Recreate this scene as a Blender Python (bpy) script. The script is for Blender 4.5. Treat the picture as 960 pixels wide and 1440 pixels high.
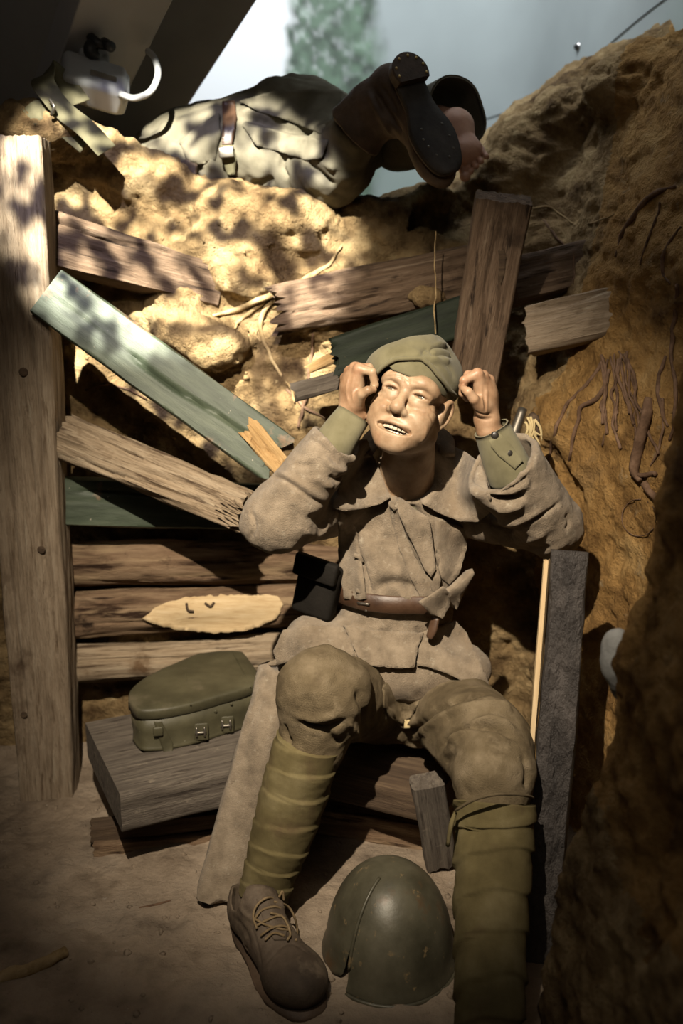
import bpy, bmesh, math, random
import numpy as np
import openvdb
from mathutils import Vector, Matrix
from mathutils.bvhtree import BVHTree
from mathutils.geometry import delaunay_2d_cdt

for _o in list(bpy.data.objects):
    bpy.data.objects.remove(_o)
SC = bpy.context.scene
COL = SC.collection
random.seed(7)
RNG = np.random.default_rng(7)

# ------------------------------------------------------------------ camera
CAM_H, PITCH, FPX = 1.45, math.radians(15.0), 1400.0
CP, SP = math.cos(PITCH), math.sin(PITCH)
CAM = np.array([0.0, 0.0, CAM_H])
cam_d = bpy.data.cameras.new('camera')
cam_d.sensor_fit = 'VERTICAL'
cam_d.sensor_height = 36.0
cam_d.sensor_width = 24.0
cam_d.lens = 36.0 * FPX / 1440.0
cam_d.clip_start = 0.02
cam_d.dof.use_dof = True
cam_d.dof.focus_distance = 2.12
cam_d.dof.aperture_fstop = 2.4
cam = bpy.data.objects.new('camera', cam_d)
COL.objects.link(cam)
cam.location = CAM
cam.rotation_euler = (math.radians(90) - PITCH, 0, 0)
SC.camera = cam

# ------------------------------------------------------------------ world, lights, exposure
world = bpy.data.worlds.new('world')
SC.world = world
world.use_nodes = True
world.node_tree.nodes['Background'].inputs[0].default_value = (0.55, 0.62, 0.75, 1)
world.node_tree.nodes['Background'].inputs[1].default_value = 0.012
SC.view_settings.view_transform = 'Standard'
SC.view_settings.look = 'None'
SC.view_settings.gamma = 1.0
SC.view_settings.use_curve_mapping = False
SC.view_settings.exposure = 0.0


def aim(o, target):
    d = Vector(target) - o.location
    o.rotation_euler = d.to_track_quat('-Z', 'Y').to_euler()


def spot(name, loc, target, power, color, angle, blend, radius):
    l = bpy.data.lights.new(name, 'SPOT')
    l.energy = power
    l.color = color
    l.spot_size = math.radians(angle)
    l.spot_blend = blend
    l.shadow_soft_size = radius
    o = bpy.data.objects.new(name, l)
    COL.objects.link(o)
    o.location = loc
    aim(o, target)
    return o


def area(name, loc, target, power, color, sx, sy):
    l = bpy.data.lights.new(name, 'AREA')
    l.shape = 'RECTANGLE'
    l.size, l.size_y = sx, sy
    l.energy = power
    l.color = color
    o = bpy.data.objects.new(name, l)
    COL.objects.link(o)
    o.location = loc
    aim(o, target)
    return o


# the exhibition spot that picks out the seated man, upper left in front of him
spot('key_spot', (-0.30, 0.52, 2.40), (-0.02, 2.18, 0.80), 590, (1.0, 0.87, 0.69), 47, 1.0, 0.014)
# the pattern (gobo) projector that throws leaf shade on the parapet
gobo = spot('gobo_projector', (-0.55, 0.75, 3.0), (-0.41, 2.72, 1.44), 2900, (1.0, 0.95, 0.82), 22, 0.38, 0.010)
gobo.data.use_nodes = True
_nt = gobo.data.node_tree
_em = _nt.nodes['Emission']
_tc = _nt.nodes.new('ShaderNodeTexCoord')
_n1 = _nt.nodes.new('ShaderNodeTexNoise')
_n1.inputs['Scale'].default_value = 38.0
_n1.inputs['Detail'].default_value = 1.0
_rm = _nt.nodes.new('ShaderNodeValToRGB')
_rm.color_ramp.elements[0].position = 0.41
_rm.color_ramp.elements[0].color = (0.05, 0.05, 0.08, 1)
_rm.color_ramp.elements[1].position = 0.58
_rm.color_ramp.elements[1].color = (1, 1, 1, 1)
_nt.links.new(_tc.outputs['Normal'], _n1.inputs['Vector'])
_nt.links.new(_n1.outputs[0], _rm.inputs[0])
_nt.links.new(_rm.outputs[0], _em.inputs['Color'])
# lamps washing the painted backdrop and a weak added fill light
area('backdrop_wash', (-0.4, 3.3, 3.6), (-0.3, 5.0, 2.2), 80, (0.94, 0.97, 1.0), 1.6, 0.4)
area('backdrop_wash_side', (0.1, 2.7, 3.4), (0.95, 3.4, 2.2), 7, (0.90, 0.95, 1.0), 0.8, 0.4)
area('fill_light', (-0.3, -0.6, 3.2), (0.0, 2.2, 0.6), 9, (1.0, 0.85, 0.68), 1.2, 1.2)


# ------------------------------------------------------------------ geometry helpers
def ray(px, py):
    a, b = (px - 480.0) / FPX, (720.0 - py) / FPX
    return np.array([a, CP + b * SP, -SP + b * CP])


def P(px, py, y):
    d = ray(px, py)
    return CAM + d * (y / d[1])


def PZ(px, py, z):
    d = ray(px, py)
    return CAM + d * ((z - CAM_H) / d[2])


def PX(px, py, x):
    d = ray(px, py)
    return CAM + d * (x / d[0])


def pm(y, z):
    """pixels per metre at that world y and height"""
    return FPX / (y * CP + (CAM_H - z) * SP)


def norm(v):
    v = np.asarray(v, float)
    return v / (np.linalg.norm(v) + 1e-12)


def _hash(ix, iy, iz, seed):
    h = (ix.astype(np.uint32) * np.uint32(374761393) + iy.astype(np.uint32) * np.uint32(668265263)
         + iz.astype(np.uint32) * np.uint32(2147483647) + np.uint32(seed * 974711 + 12345))
    h = (h ^ (h >> np.uint32(13))) * np.uint32(1274126177)
    h = h ^ (h >> np.uint32(16))
    return (h & np.uint32(0xFFFFFF)).astype(np.float32) / np.float32(0x7FFFFF) - 1.0


def vnoise(p, seed=0):
    i = np.floor(p).astype(np.int64)
    f = (p - i).astype(np.float32)
    f = f * f * (3 - 2 * f)
    x0, y0, z0 = i[:, 0], i[:, 1], i[:, 2]
    out = 0
    for dx in (0, 1):
        wx = f[:, 0] if dx else 1 - f[:, 0]
        for dy in (0, 1):
            wy = f[:, 1] if dy else 1 - f[:, 1]
            for dz in (0, 1):
                wz = f[:, 2] if dz else 1 - f[:, 2]
                out = out + wx * wy * wz * _hash(x0 + dx, y0 + dy, z0 + dz, seed)
    return out


def fbm(p, scale, octv=4, seed=0, gain=0.5, ridged=False):
    p = np.asarray(p, float) * scale
    out, a = 0, 1.0
    for k in range(octv):
        n = vnoise(p + 17.3 * k, seed + k)
        if ridged:
            n = 1 - 2 * np.abs(n)
        out = out + a * n
        a *= gain
        p = p * 2.03
    return out


def sstep(a, b, x):
    t = np.clip((x - a) / (b - a), 0, 1)
    return t * t * (3 - 2 * t)


def vnormals(V, F):
    """F: quads or tris array"""
    a, b, c = V[F[:, 0]], V[F[:, 1]], V[F[:, 2]]
    if F.shape[1] == 4:
        n = np.cross(c - a, V[F[:, 3]] - b)
    else:
        n = np.cross(b - a, c - a)
    N = np.zeros_like(V)
    for k in range(F.shape[1]):
        for ax in range(3):
            N[:, ax] += np.bincount(F[:, k], n[:, ax], len(V))
    return N / (np.linalg.norm(N, axis=1, keepdims=True) + 1e-12)


def mesh_np(name, V, F):
    me = bpy.data.meshes.new(name)
    V = np.ascontiguousarray(V, np.float32)
    F = np.ascontiguousarray(F, np.int32)
    k = F.shape[1]
    me.vertices.add(len(V))
    me.vertices.foreach_set('co', V.ravel())
    me.loops.add(F.size)
    me.loops.foreach_set('vertex_index', F.ravel())
    me.polygons.add(len(F))
    me.polygons.foreach_set('loop_start', np.arange(0, F.size, k, dtype=np.int32))
    me.update(calc_edges=True)
    return me


def tag(o, label=None, cat=None, group=None, kind=None):
    if label:
        o['label'] = label
    if cat:
        o['category'] = cat
    if group:
        o['group'] = group
    if kind:
        o['kind'] = kind
    return o


def link(name, me, mat=None, parent=None, smooth=True):
    o = bpy.data.objects.new(name, me)
    COL.objects.link(o)
    if mat is not None:
        me.materials.append(mat)
    if smooth and isinstance(me, bpy.types.Mesh):
        me.polygons.foreach_set('use_smooth', np.ones(len(me.polygons), bool))
    if parent is not None:
        o.parent = parent
        o.matrix_parent_inverse = world_of(parent).inverted()
    return o


def world_of(o):
    m = o.matrix_basis.copy()
    while o.parent is not None:
        m = o.parent.matrix_basis @ o.matrix_parent_inverse @ m
        o = o.parent
    return m


def obj(name, V, F, mat, parent=None, smooth=True):
    """V, F numpy, or F a list of mixed faces"""
    if isinstance(F, np.ndarray):
        me = mesh_np(name, V, F)
    else:
        me = bpy.data.meshes.new(name)
        me.from_pydata([tuple(v) for v in V], [], [tuple(f) for f in F])
        me.update()
    return link(name, me, mat, parent, smooth)


def thing(name, label, cat, loc, group=None):
    o = bpy.data.objects.new(name, None)
    o.empty_display_size = 0.05
    COL.objects.link(o)
    o.location = Vector(loc)
    return tag(o, label, cat, group)


class MB:
    """collects shapes into one mesh"""

    def __init__(s):
        s.V, s.F, s.n = [], [], 0

    def add(s, V, F):
        s.V.append(np.asarray(V, float))
        s.F += [tuple(int(i) + s.n for i in f) for f in F]
        s.n += len(V)
        return s

    def build(s, name, mat, parent=None, smooth=True):
        return obj(name, np.concatenate(s.V), s.F, mat, parent, smooth)


def frame_of(ax, hint=(0, 0, 1)):
    x = norm(ax)
    h = np.asarray(hint, float)
    z = h - x * np.dot(h, x)
    if np.linalg.norm(z) < 1e-5:
        h = np.array([1.0, 0.2, 0])
        z = h - x * np.dot(h, x)
    z = norm(z)
    return x, np.cross(z, x), z


def grid_faces(n, m, close_m=True):
    """n rings of m points"""
    F = []
    mm = m if close_m else m - 1
    for i in range(n - 1):
        for j in range(mm):
            a, b = i * m + j, i * m + (j + 1) % m
            F.append((a, b, b + m, a + m))
    return F


def smooth_path(pts, n):
    """Catmull-Rom resample of points (k,d) to n samples"""
    pts = np.asarray(pts, float)
    if len(pts) == 2:
        t = np.linspace(0, 1, n)[:, None]
        return pts[0] * (1 - t) + pts[1] * t
    q = np.vstack([2 * pts[0] - pts[1], pts, 2 * pts[-1] - pts[-2]])
    out = []
    for u in np.linspace(0, len(pts) - 1 - 1e-6, n):
        i = int(u)
        t = u - i
        p0, p1, p2, p3 = q[i], q[i + 1], q[i + 2], q[i + 3]
        out.append(0.5 * ((2 * p1) + (-p0 + p2) * t + (2 * p0 - 5 * p1 + 4 * p2 - p3) * t * t
                          + (-p0 + 3 * p1 - 3 * p2 + p3) * t ** 3))
    return np.array(out)


def tube(pts, rad, m=8, n=None, caps=True, hint=(0, 0, 1), flat=1.0, wob=0.0):
    """swept tube; rad scalar or list along pts; returns V, F"""
    pts = np.asarray(pts, float)
    n = n or max(2, (len(pts) - 1) * 5 + 1)
    r = np.full(len(pts), rad) if np.isscalar(rad) else np.asarray(rad, float)
    d = smooth_path(np.hstack([pts, r[:, None]]), n)
    C, R = d[:, :3], np.maximum(d[:, 3], 1e-4)
    V = []
    T = np.gradient(C, axis=0)
    _, yv, zv = frame_of(T[0], hint)
    for i in range(n):
        x = norm(T[i])
        zv = norm(zv - x * np.dot(zv, x))
        yv = np.cross(zv, x)
        th = np.arange(m) * 2 * math.pi / m
        V.append(C[i] + R[i] * (np.cos(th)[:, None] * yv + flat * np.sin(th)[:, None] * zv))
    V = np.concatenate(V)
    if wob:
        V = V + wob * np.stack([vnoise(V * 40, 5), vnoise(V * 40, 6), vnoise(V * 40, 7)], 1)
    F = grid_faces(n, m)
    if caps:
        F.append(tuple(range(m - 1, -1, -1)))
        F.append(tuple(range((n - 1) * m, n * m)))
    return V, F


def box(c, ax, half):
    """oriented box: centre, 3 axes, half sizes"""
    ax = [norm(a) for a in ax]
    V = [np.asarray(c) + sx * half[0] * ax[0] + sy * half[1] * ax[1] + sz * half[2] * ax[2]
         for sx in (-1, 1) for sy in (-1, 1) for sz in (-1, 1)]
    F = [(0, 1, 3, 2), (4, 6, 7, 5), (0, 4, 5, 1), (2, 3, 7, 6), (0, 2, 6, 4), (1, 5, 7, 3)]
    return np.array(V), F


def bevel(o, w, seg=2):
    m = o.modifiers.new('bevel', 'BEVEL')
    m.width = w
    m.segments = seg
    m.limit_method = 'ANGLE'
    return o


def disc_button(c, nrm, r, h, m=14):
    x, y, z = frame_of(nrm)
    prof = [(1.0, 0), (1.0, h * 0.5), (0.8, h * 0.85), (0.4, h), (0.0, h * 1.02)]
    V, F = [], []
    for rr, hh in prof:
        for k in range(m):
            t = k * 2 * math.pi / m
            V.append(np.asarray(c) + x * hh + r * rr * (math.cos(t) * y + math.sin(t) * z))
    return np.array(V), grid_faces(len(prof), m)


# ------------------------------------------------------------------ signed-distance modelling
class SDF:
    BIG = 0.15

    def __init__(s, lo, hi, h):
        s.lo, s.h = np.asarray(lo, float), h
        s.n = np.ceil((np.asarray(hi, float) - s.lo) / h).astype(int) + 1
        s.a = np.full(tuple(s.n), s.BIG, np.float32)

    def _blk(s, lo, hi):
        i0 = np.clip(np.floor((np.asarray(lo) - s.lo) / s.h).astype(int), 0, s.n)
        i1 = np.clip(np.ceil((np.asarray(hi) - s.lo) / s.h).astype(int) + 1, 0, s.n)
        if np.any(i1 <= i0):
            return None
        sl = tuple(slice(a, b) for a, b in zip(i0, i1))
        g = [(s.lo[k] + s.h * np.arange(i0[k], i1[k])).astype(np.float32) for k in range(3)]
        return sl, g[0][:, None, None], g[1][None, :, None], g[2][None, None, :]

    def apply(s, fn, lo, hi, k=0.0, mode='add'):
        b = s._blk(lo, hi)
        if b is None:
            return
        sl, x, y, z = b
        d = fn(x, y, z)
        a = s.a[sl]
        if mode == 'add':
            r = np.minimum(a, d)
            if k > 0:
                hh = np.maximum(k - np.abs(a - d), 0) / k
                r = r - hh * hh * k * 0.25
        else:
            d = -d
            r = np.maximum(a, d)
            if k > 0:
                hh = np.maximum(k - np.abs(a - d), 0) / k
                r = r + hh * hh * k * 0.25
        s.a[sl] = r

    def ell(s, c, r, k=0.0, axes=None, mode='add'):
        c, r = np.asarray(c, float), np.asarray(r, float)
        A = np.eye(3) if axes is None else np.asarray(axes)

        def fn(x, y, z):
            dx, dy, dz = x - c[0], y - c[1], z - c[2]
            k0 = k1 = 0
            for i in range(3):
                q = (A[i, 0] * dx + A[i, 1] * dy + A[i, 2] * dz)
                k0 = k0 + (q / r[i]) ** 2
                k1 = k1 + (q / r[i] ** 2) ** 2
            k0 = np.sqrt(k0)
            return (k0 * (k0 - 1) / (np.sqrt(k1) + 1e-6)).astype(np.float32)
        e = r.max() + k + 0.03
        s.apply(fn, c - e, c + e, k, mode)

    def cone(s, a, b, ra, rb, k=0.0, mode='add', flat_end=False, flat_start=False):
        a, b = np.asarray(a, float), np.asarray(b, float)
        ab = b - a
        L2 = max(ab @ ab, 1e-9)
        u = ab / math.sqrt(L2)

        def fn(x, y, z):
            dx, dy, dz = x - a[0], y - a[1], z - a[2]
            t0 = (dx * ab[0] + dy * ab[1] + dz * ab[2]) / L2
            t = np.clip(t0, 0, 1)
            d = np.sqrt((dx - t * ab[0]) ** 2 + (dy - t * ab[1]) ** 2 + (dz - t * ab[2]) ** 2) - (ra + (rb - ra) * t)
            if flat_end:
                d = np.maximum(d, (t0 - 1) * math.sqrt(L2))
            if flat_start:
                d = np.maximum(d, -t0 * math.sqrt(L2))
            return d.astype(np.float32)
        e = max(ra, rb) + k + 0.03
        s.apply(fn, np.minimum(a, b) - e, np.maximum(a, b) + e, k, mode)

    def chain(s, pts, rad, k=0.0, mode='add'):
        for i in range(len(pts) - 1):
            s.cone(pts[i], pts[i + 1], rad[i], rad[i + 1], k, mode)

    def rbox(s, c, axes, half, rnd, k=0.0, mode='add'):
        c, A, hf = np.asarray(c, float), np.asarray([norm(q) for q in axes]), np.asarray(half, float) - rnd

        def fn(x, y, z):
            dx, dy, dz = x - c[0], y - c[1], z - c[2]
            q = [np.abs(A[i, 0] * dx + A[i, 1] * dy + A[i, 2] * dz) - hf[i] for i in range(3)]
            o = np.sqrt(np.maximum(q[0], 0) ** 2 + np.maximum(q[1], 0) ** 2 + np.maximum(q[2], 0) ** 2)
            return (o + np.minimum(np.maximum(np.maximum(q[0], q[1]), q[2]), 0) - rnd).astype(np.float32)
        e = np.linalg.norm(hf) + rnd + k + 0.03
        s.apply(fn, c - e, c + e, k, mode)

    def mesh(s):
        lim = 3 * s.h
        a = np.clip(s.a, -lim, lim)
        a[0], a[-1] = lim, lim
        a[:, 0], a[:, -1] = lim, lim
        a[:, :, 0], a[:, :, -1] = lim, lim
        g = openvdb.FloatGrid(lim)
        g.copyFromArray(a)
        p, t, q = g.convertToPolygons(isovalue=0.0, adaptivity=0.0)
        V = np.asarray(p, float) * s.h + s.lo
        F = np.asarray(q, np.int64)
        # orientation: positive volume
        c0 = V[F]
        n = np.cross(c0[:, 2] - c0[:, 0], c0[:, 3] - c0[:, 1])
        if np.sum(n * c0.mean(1)) - np.sum(n * V.mean(0)) < 0:
            F = F[:, ::-1].copy()
        return V, F


def relax(V, F, it=1, lam=0.5):
    for _ in range(it):
        S = np.zeros_like(V)
        c = np.zeros(len(V))
        k = F.shape[1]
        for j in range(k):
            a, b = F[:, j], F[:, (j + 1) % k]
            for ax in range(3):
                S[:, ax] += np.bincount(a, V[b, ax], len(V)) + np.bincount(b, V[a, ax], len(V))
            c += np.bincount(a, minlength=len(V)) + np.bincount(b, minlength=len(V))
        V = V + lam * (S / np.maximum(c, 1)[:, None] - V)
    return V


def bvh_of(V, F):
    return BVHTree.FromPolygons([tuple(v) for v in V.tolist()], [tuple(f) for f in F.tolist()])


def hit(bvh, px, py):
    d = Vector(ray(px, py)).normalized()
    h = bvh.ray_cast(Vector(CAM), d)
    return h


def sculpt(V, F, strokes, bvh=None):
    """strokes: (pixel polyline, width in px, amount in m); carve (negative) or raise along the vertex normals"""
    bvh = bvh or bvh_of(V, F)
    N = vnormals(V, F)
    disp = np.zeros(len(V))
    for pts, w, amt in strokes:
        line = []
        for q in smooth_path(pts, max(4, len(pts) * 4)):
            h = hit(bvh, q[0], q[1])
            if h[0] is not None:
                line.append(np.array(h[0]))
        if len(line) < 2:
            continue
        L = np.array(line)
        # drop jumps in depth
        wid = w * np.linalg.norm(L[0] - CAM) / FPX
        lo, hi = L.min(0) - 3 * wid, L.max(0) + 3 * wid
        idx = np.nonzero(np.all((V > lo) & (V < hi), axis=1))[0]
        if not len(idx):
            continue
        Q = V[idx]
        best = np.full(len(idx), 1e9)
        tt = np.zeros(len(idx))
        for i in range(len(L) - 1):
            if np.linalg.norm(L[i + 1] - L[i]) > 0.12:
                continue
            ab = L[i + 1] - L[i]
            t = np.clip(((Q - L[i]) @ ab) / max(ab @ ab, 1e-12), 0, 1)
            d = np.linalg.norm(Q - L[i] - t[:, None] * ab, axis=1)
            m = d < best
            best[m] = d[m]
            tt[m] = (i + t[m]) / (len(L) - 1)
        fade = np.clip(np.minimum(tt, 1 - tt) * 6, 0.15, 1)
        disp[idx] += amt * fade * np.exp(-(best / wid) ** 2)
    return V + N * disp[:, None]


def wrinkle(V, F, scale, amt, seed=0, stretch=(1, 1, 1)):
    N = vnormals(V, F)
    return V + N * (amt * fbm(V * np.asarray(stretch), scale, 3, seed))[:, None]


def inside_poly(pts, poly):
    x, y = pts[:, 0], pts[:, 1]
    r = np.zeros(len(pts), bool)
    n = len(poly)
    for i in range(n):
        x1, y1 = poly[i]
        x2, y2 = poly[(i + 1) % n]
        c = ((y1 > y) != (y2 > y)) & (x < (x2 - x1) * (y - y1) / (y2 - y1 + 1e-12) + x1)
        r ^= c
    return r


def drape(bvh, poly, off, thick, step=5.0, smooth=6, shape=None, rag=0.0, seed=0):
    """a piece of cloth cut to an outline and laid over a body: returns V, F of a thin solid"""
    poly = np.asarray(poly, float)
    # dense outline
    out = []
    for i in range(len(poly)):
        a, b = poly[i], poly[(i + 1) % len(poly)]
        k = max(1, int(np.linalg.norm(b - a) / step))
        for j in range(k):
            out.append(a + (b - a) * j / k)
    out = np.array(out)
    if rag:
        q = np.column_stack([out, np.zeros(len(out))])
        out = out + rag * np.column_stack([vnoise(q * 0.35, seed + 3), vnoise(q * 0.35, seed + 9)])
    lo, hi = out.min(0), out.max(0)
    gx, gy = np.meshgrid(np.arange(lo[0], hi[0], step), np.arange(lo[1], hi[1], step))
    g = np.column_stack([gx.ravel() + 0.21 * step, gy.ravel() + 0.13 * step])
    g = g[inside_poly(g, out)]
    dmin = np.min(np.linalg.norm(g[:, None] - out[None], axis=2), axis=1) if len(g) else np.zeros(0)
    g = g[dmin > 0.45 * step]
    pts = np.vstack([out, g])
    edges = [(i, (i + 1) % len(out)) for i in range(len(out))]
    v2, _, f2, *_ = delaunay_2d_cdt([Vector(p) for p in pts], edges, [], 1, 1e-4)
    v2 = np.array([tuple(v) for v in v2])
    f2 = [f for f in f2 if len(f) == 3]
    F = np.array(f2)
    cen = v2[F].mean(1)
    F = F[inside_poly(cen, out)]
    D = np.array([norm(ray(*q)) for q in v2])
    t = np.full(len(v2), np.nan)
    for i, q in enumerate(v2):
        h = bvh.ray_cast(Vector(CAM), Vector(D[i]))
        if h[0] is not None:
            t[i] = h[3]
    ok = ~np.isnan(t)
    med = np.median(t[ok])
    ok &= np.abs(t - med) < 0.3
    t[~ok] = med
    E = np.vstack([F[:, [0, 1]], F[:, [1, 2]], F[:, [2, 0]]])

    def avg(t):
        s = np.bincount(E[:, 0], t[E[:, 1]], len(t)) + np.bincount(E[:, 1], t[E[:, 0]], len(t))
        c = np.bincount(E[:, 0], minlength=len(t)) + np.bincount(E[:, 1], minlength=len(t))
        return s / np.maximum(c, 1)
    for _ in range(60):
        if np.all(ok):
            break
        m = avg(t)
        t[~ok] = m[~ok]
    for _ in range(smooth):
        t = np.minimum(t, 0.5 * t + 0.5 * avg(t)) if _ % 2 else 0.5 * t + 0.5 * avg(t)
    t = t - off
    if shape is not None:
        t = t - shape(v2[:, 0], v2[:, 1])
    Vf = CAM + D * t[:, None]
    Vb = CAM + D * (t + thick)[:, None]
    n = len(v2)
    # make the front faces look at the camera
    a, b, c = Vf[F[:, 0]], Vf[F[:, 1]], Vf[F[:, 2]]
    flip = np.sum(np.cross(b - a, c - a) * D[F[:, 0]], axis=1) > 0
    F[flip] = F[flip][:, ::-1]
    faces = [tuple(f) for f in F] + [tuple(int(i) + n for i in f[::-1]) for f in F]
    cnt = {}
    for f in F:
        for i in range(3):
            cnt[(f[i], f[(i + 1) % 3])] = 1
    for (i, j) in list(cnt):
        if (j, i) not in cnt:
            faces.append((j, i, i + n, j + n))
    return np.vstack([Vf, Vb]), [tuple(int(i) for i in f) for f in faces]


# ------------------------------------------------------------------ materials
MATS = {}


def _ramp(nt, cols, pos=None):
    r = nt.nodes.new('ShaderNodeValToRGB')
    e = r.color_ramp.elements
    pos = pos or [i / (len(cols) - 1) for i in range(len(cols))]
    while len(e) < len(cols):
        e.new(0.5)
    for i, (c, p) in enumerate(zip(cols, pos)):
        e[i].position = p
        e[i].color = (*c, 1)
    return r


def mat(name, cols, scale=8.0, rough=0.9, bump=0.3, bscale=120.0, stretch=(1, 1, 1), detail=6.0, pos=None,
        metal=0.0, spots=None, sss=0.0, spec=0.3, bdist=0.004, tint=False, distort=0.0, wave=None, sheen=0.0,
        pits=None):
    """noise-coloured principled material; spots=(colour, scale, threshold lo, hi)"""
    m = bpy.data.materials.new(name)
    m.use_nodes = True
    nt = m.node_tree
    L = nt.links.new
    bs = nt.nodes['Principled BSDF']
    tc = nt.nodes.new('ShaderNodeTexCoord')
    mp = nt.nodes.new('ShaderNodeMapping')
    mp.inputs['Scale'].default_value = stretch
    L(tc.outputs['Object'], mp.inputs['Vector'])
    n = nt.nodes.new('ShaderNodeTexNoise')
    n.inputs['Scale'].default_value = scale
    n.inputs['Detail'].default_value = detail
    n.inputs['Roughness'].default_value = 0.62
    n.inputs['Distortion'].default_value = distort
    L(mp.outputs[0], n.inputs['Vector'])
    src = n.outputs[0]
    if wave:
        w = nt.nodes.new('ShaderNodeTexNoise')
        w.inputs['Scale'].default_value = 26.0
        w.inputs['Detail'].default_value = 3.0
        m2 = nt.nodes.new('ShaderNodeMapping')
        m2.inputs['Scale'].default_value = (0.10, 1.0, 1.0)
        L(mp.outputs[0], m2.inputs['Vector'])
        L(m2.outputs[0], w.inputs['Vector'])
        mx = nt.nodes.new('ShaderNodeMix')
        mx.inputs[0].default_value = 0.35
        L(n.outputs[0], mx.inputs[2])
        L(w.outputs[0], mx.inputs[3])
        src = mx.outputs[0]
    pos = pos or [0.3 + 0.4 * i / (len(cols) - 1) for i in range(len(cols))]
    r = _ramp(nt, cols, pos)
    L(src, r.inputs[0])
    colour = r.outputs[0]

    def mixc(fac, a, b):
        x = nt.nodes.new('ShaderNodeMix')
        x.data_type = 'RGBA'
        L(fac, x.inputs[0])
        L(a, x.inputs[6])
        if isinstance(b, tuple):
            x.inputs[7].default_value = (*b, 1)
        else:
            L(b, x.inputs[7])
        return x.outputs[2]
    for sp in ([spots] if isinstance(spots, tuple) else (spots or [])):
        c, s2, lo, hi = sp[:4]
        n2 = nt.nodes.new('ShaderNodeTexNoise')
        n2.inputs['Scale'].default_value = s2
        n2.inputs['Detail'].default_value = 5
        n2.inputs['Roughness'].default_value = 0.65
        L((tc if len(sp) < 5 else mp).outputs['Object' if len(sp) < 5 else 0], n2.inputs['Vector'])
        r2 = _ramp(nt, [(0, 0, 0), (1, 1, 1)], [lo, hi])
        L(n2.outputs[0], r2.inputs[0])
        colour = mixc(r2.outputs[0], colour, c)
    if tint:
        at = nt.nodes.new('ShaderNodeAttribute')
        at.attribute_name = 'tint'
        x = nt.nodes.new('ShaderNodeMix')
        x.data_type = 'RGBA'
        x.blend_type = 'MULTIPLY'
        x.inputs[0].default_value = 1.0
        L(colour, x.inputs[6])
        L(at.outputs['Color'], x.inputs[7])
        colour = x.outputs[2]
    L(colour, bs.inputs['Base Color'])
    bs.inputs['Roughness'].default_value = rough
    bs.inputs['Metallic'].default_value = metal
    bs.inputs['Specular IOR Level'].default_value = spec
    if sss:
        bs.inputs['Subsurface Weight'].default_value = sss
        bs.inputs['Subsurface Radius'].default_value = (0.012, 0.005, 0.003)
        bs.inputs['Subsurface Scale'].default_value = 0.5
    if sheen:
        bs.inputs['Sheen Weight'].default_value = sheen
        bs.inputs['Sheen Roughness'].default_value = 0.6
    if bump:
        nb = nt.nodes.new('ShaderNodeTexNoise')
        nb.inputs['Scale'].default_value = bscale
        nb.inputs['Detail'].default_value = 6
        nb.inputs['Roughness'].default_value = 0.65
        L(mp.outputs[0], nb.inputs['Vector'])
        bp = nt.nodes.new('ShaderNodeBump')
        bp.inputs['Strength'].default_value = bump
        bp.inputs['Distance'].default_value = bdist
        L(nb.outputs[0], bp.inputs['Height'])
        last = bp
        if wave:
            bp2 = nt.nodes.new('ShaderNodeBump')
            bp2.inputs['Strength'].default_value = bump * 0.8
            bp2.inputs['Distance'].default_value = bdist
            L(src, bp2.inputs['Height'])
            L(bp.outputs[0], bp2.inputs['Normal'])
            last = bp2
        L(last.outputs[0], bs.inputs['Normal'])
    MATS[name] = m
    return m


def plain(name, col, rough=0.6, metal=0.0, spec=0.4):
    m = bpy.data.materials.new(name)
    m.use_nodes = True
    b = m.node_tree.nodes['Principled BSDF']
    b.inputs['Base Color'].default_value = (*col, 1)
    b.inputs['Roughness'].default_value = rough
    b.inputs['Metallic'].default_value = metal
    b.inputs['Specular IOR Level'].default_value = spec
    MATS[name] = m
    return m


WOOD_ST = (1.0, 9.0, 9.0)
mat('earth_wall', [(0.080, 0.048, 0.022), (0.235, 0.160, 0.078), (0.40, 0.295, 0.155)], 9, 0.95, 1.0, 70, bdist=0.018,
    spots=[((0.045, 0.026, 0.014), 5, 0.56, 0.70), ((0.42, 0.32, 0.17), 16, 0.60, 0.74)], spec=0.1)
mat('earth_ochre', [(0.105, 0.055, 0.020), (0.30, 0.175, 0.062), (0.42, 0.275, 0.115)], 8, 0.95, 1.0, 80, bdist=0.016,
    spots=[((0.10, 0.055, 0.025), 4, 0.56, 0.70), ((0.30, 0.24, 0.15), 14, 0.62, 0.76)], spec=0.1)
mat('earth_floor', [(0.135, 0.100, 0.069), (0.275, 0.215, 0.156), (0.41, 0.335, 0.255)], 6, 0.95, 0.8, 80, bdist=0.010,
    spots=[((0.42, 0.38, 0.32), 45, 0.68, 0.78), ((0.065, 0.045, 0.030), 3, 0.50, 0.68), ((0.06, 0.042, 0.030), 1.6, 0.55, 0.68)], spec=0.15)
mat('weathered_wood', [(0.135, 0.096, 0.062), (0.275, 0.210, 0.145), (0.37, 0.300, 0.220)], 9, 0.85, 0.9, 60, WOOD_ST, 7, bdist=0.006,
    spots=[((0.095, 0.060, 0.036), 5, 0.58, 0.74), ((0.13, 0.088, 0.054), 7, 0.58, 0.68, 1), ((0.36, 0.30, 0.22), 5, 0.60, 0.70, 1)], wave=1.2, spec=0.2)
mat('brown_wood', [(0.065, 0.040, 0.024), (0.145, 0.095, 0.060), (0.22, 0.155, 0.105)], 8, 0.8, 0.9, 60, WOOD_ST, 7, bdist=0.006,
    spots=[((0.03, 0.018, 0.011), 6, 0.56, 0.66, 1), ((0.04, 0.024, 0.014), 5, 0.58, 0.72), ((0.26, 0.19, 0.13), 5, 0.62, 0.70, 1)], wave=1.0, spec=0.25)
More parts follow.
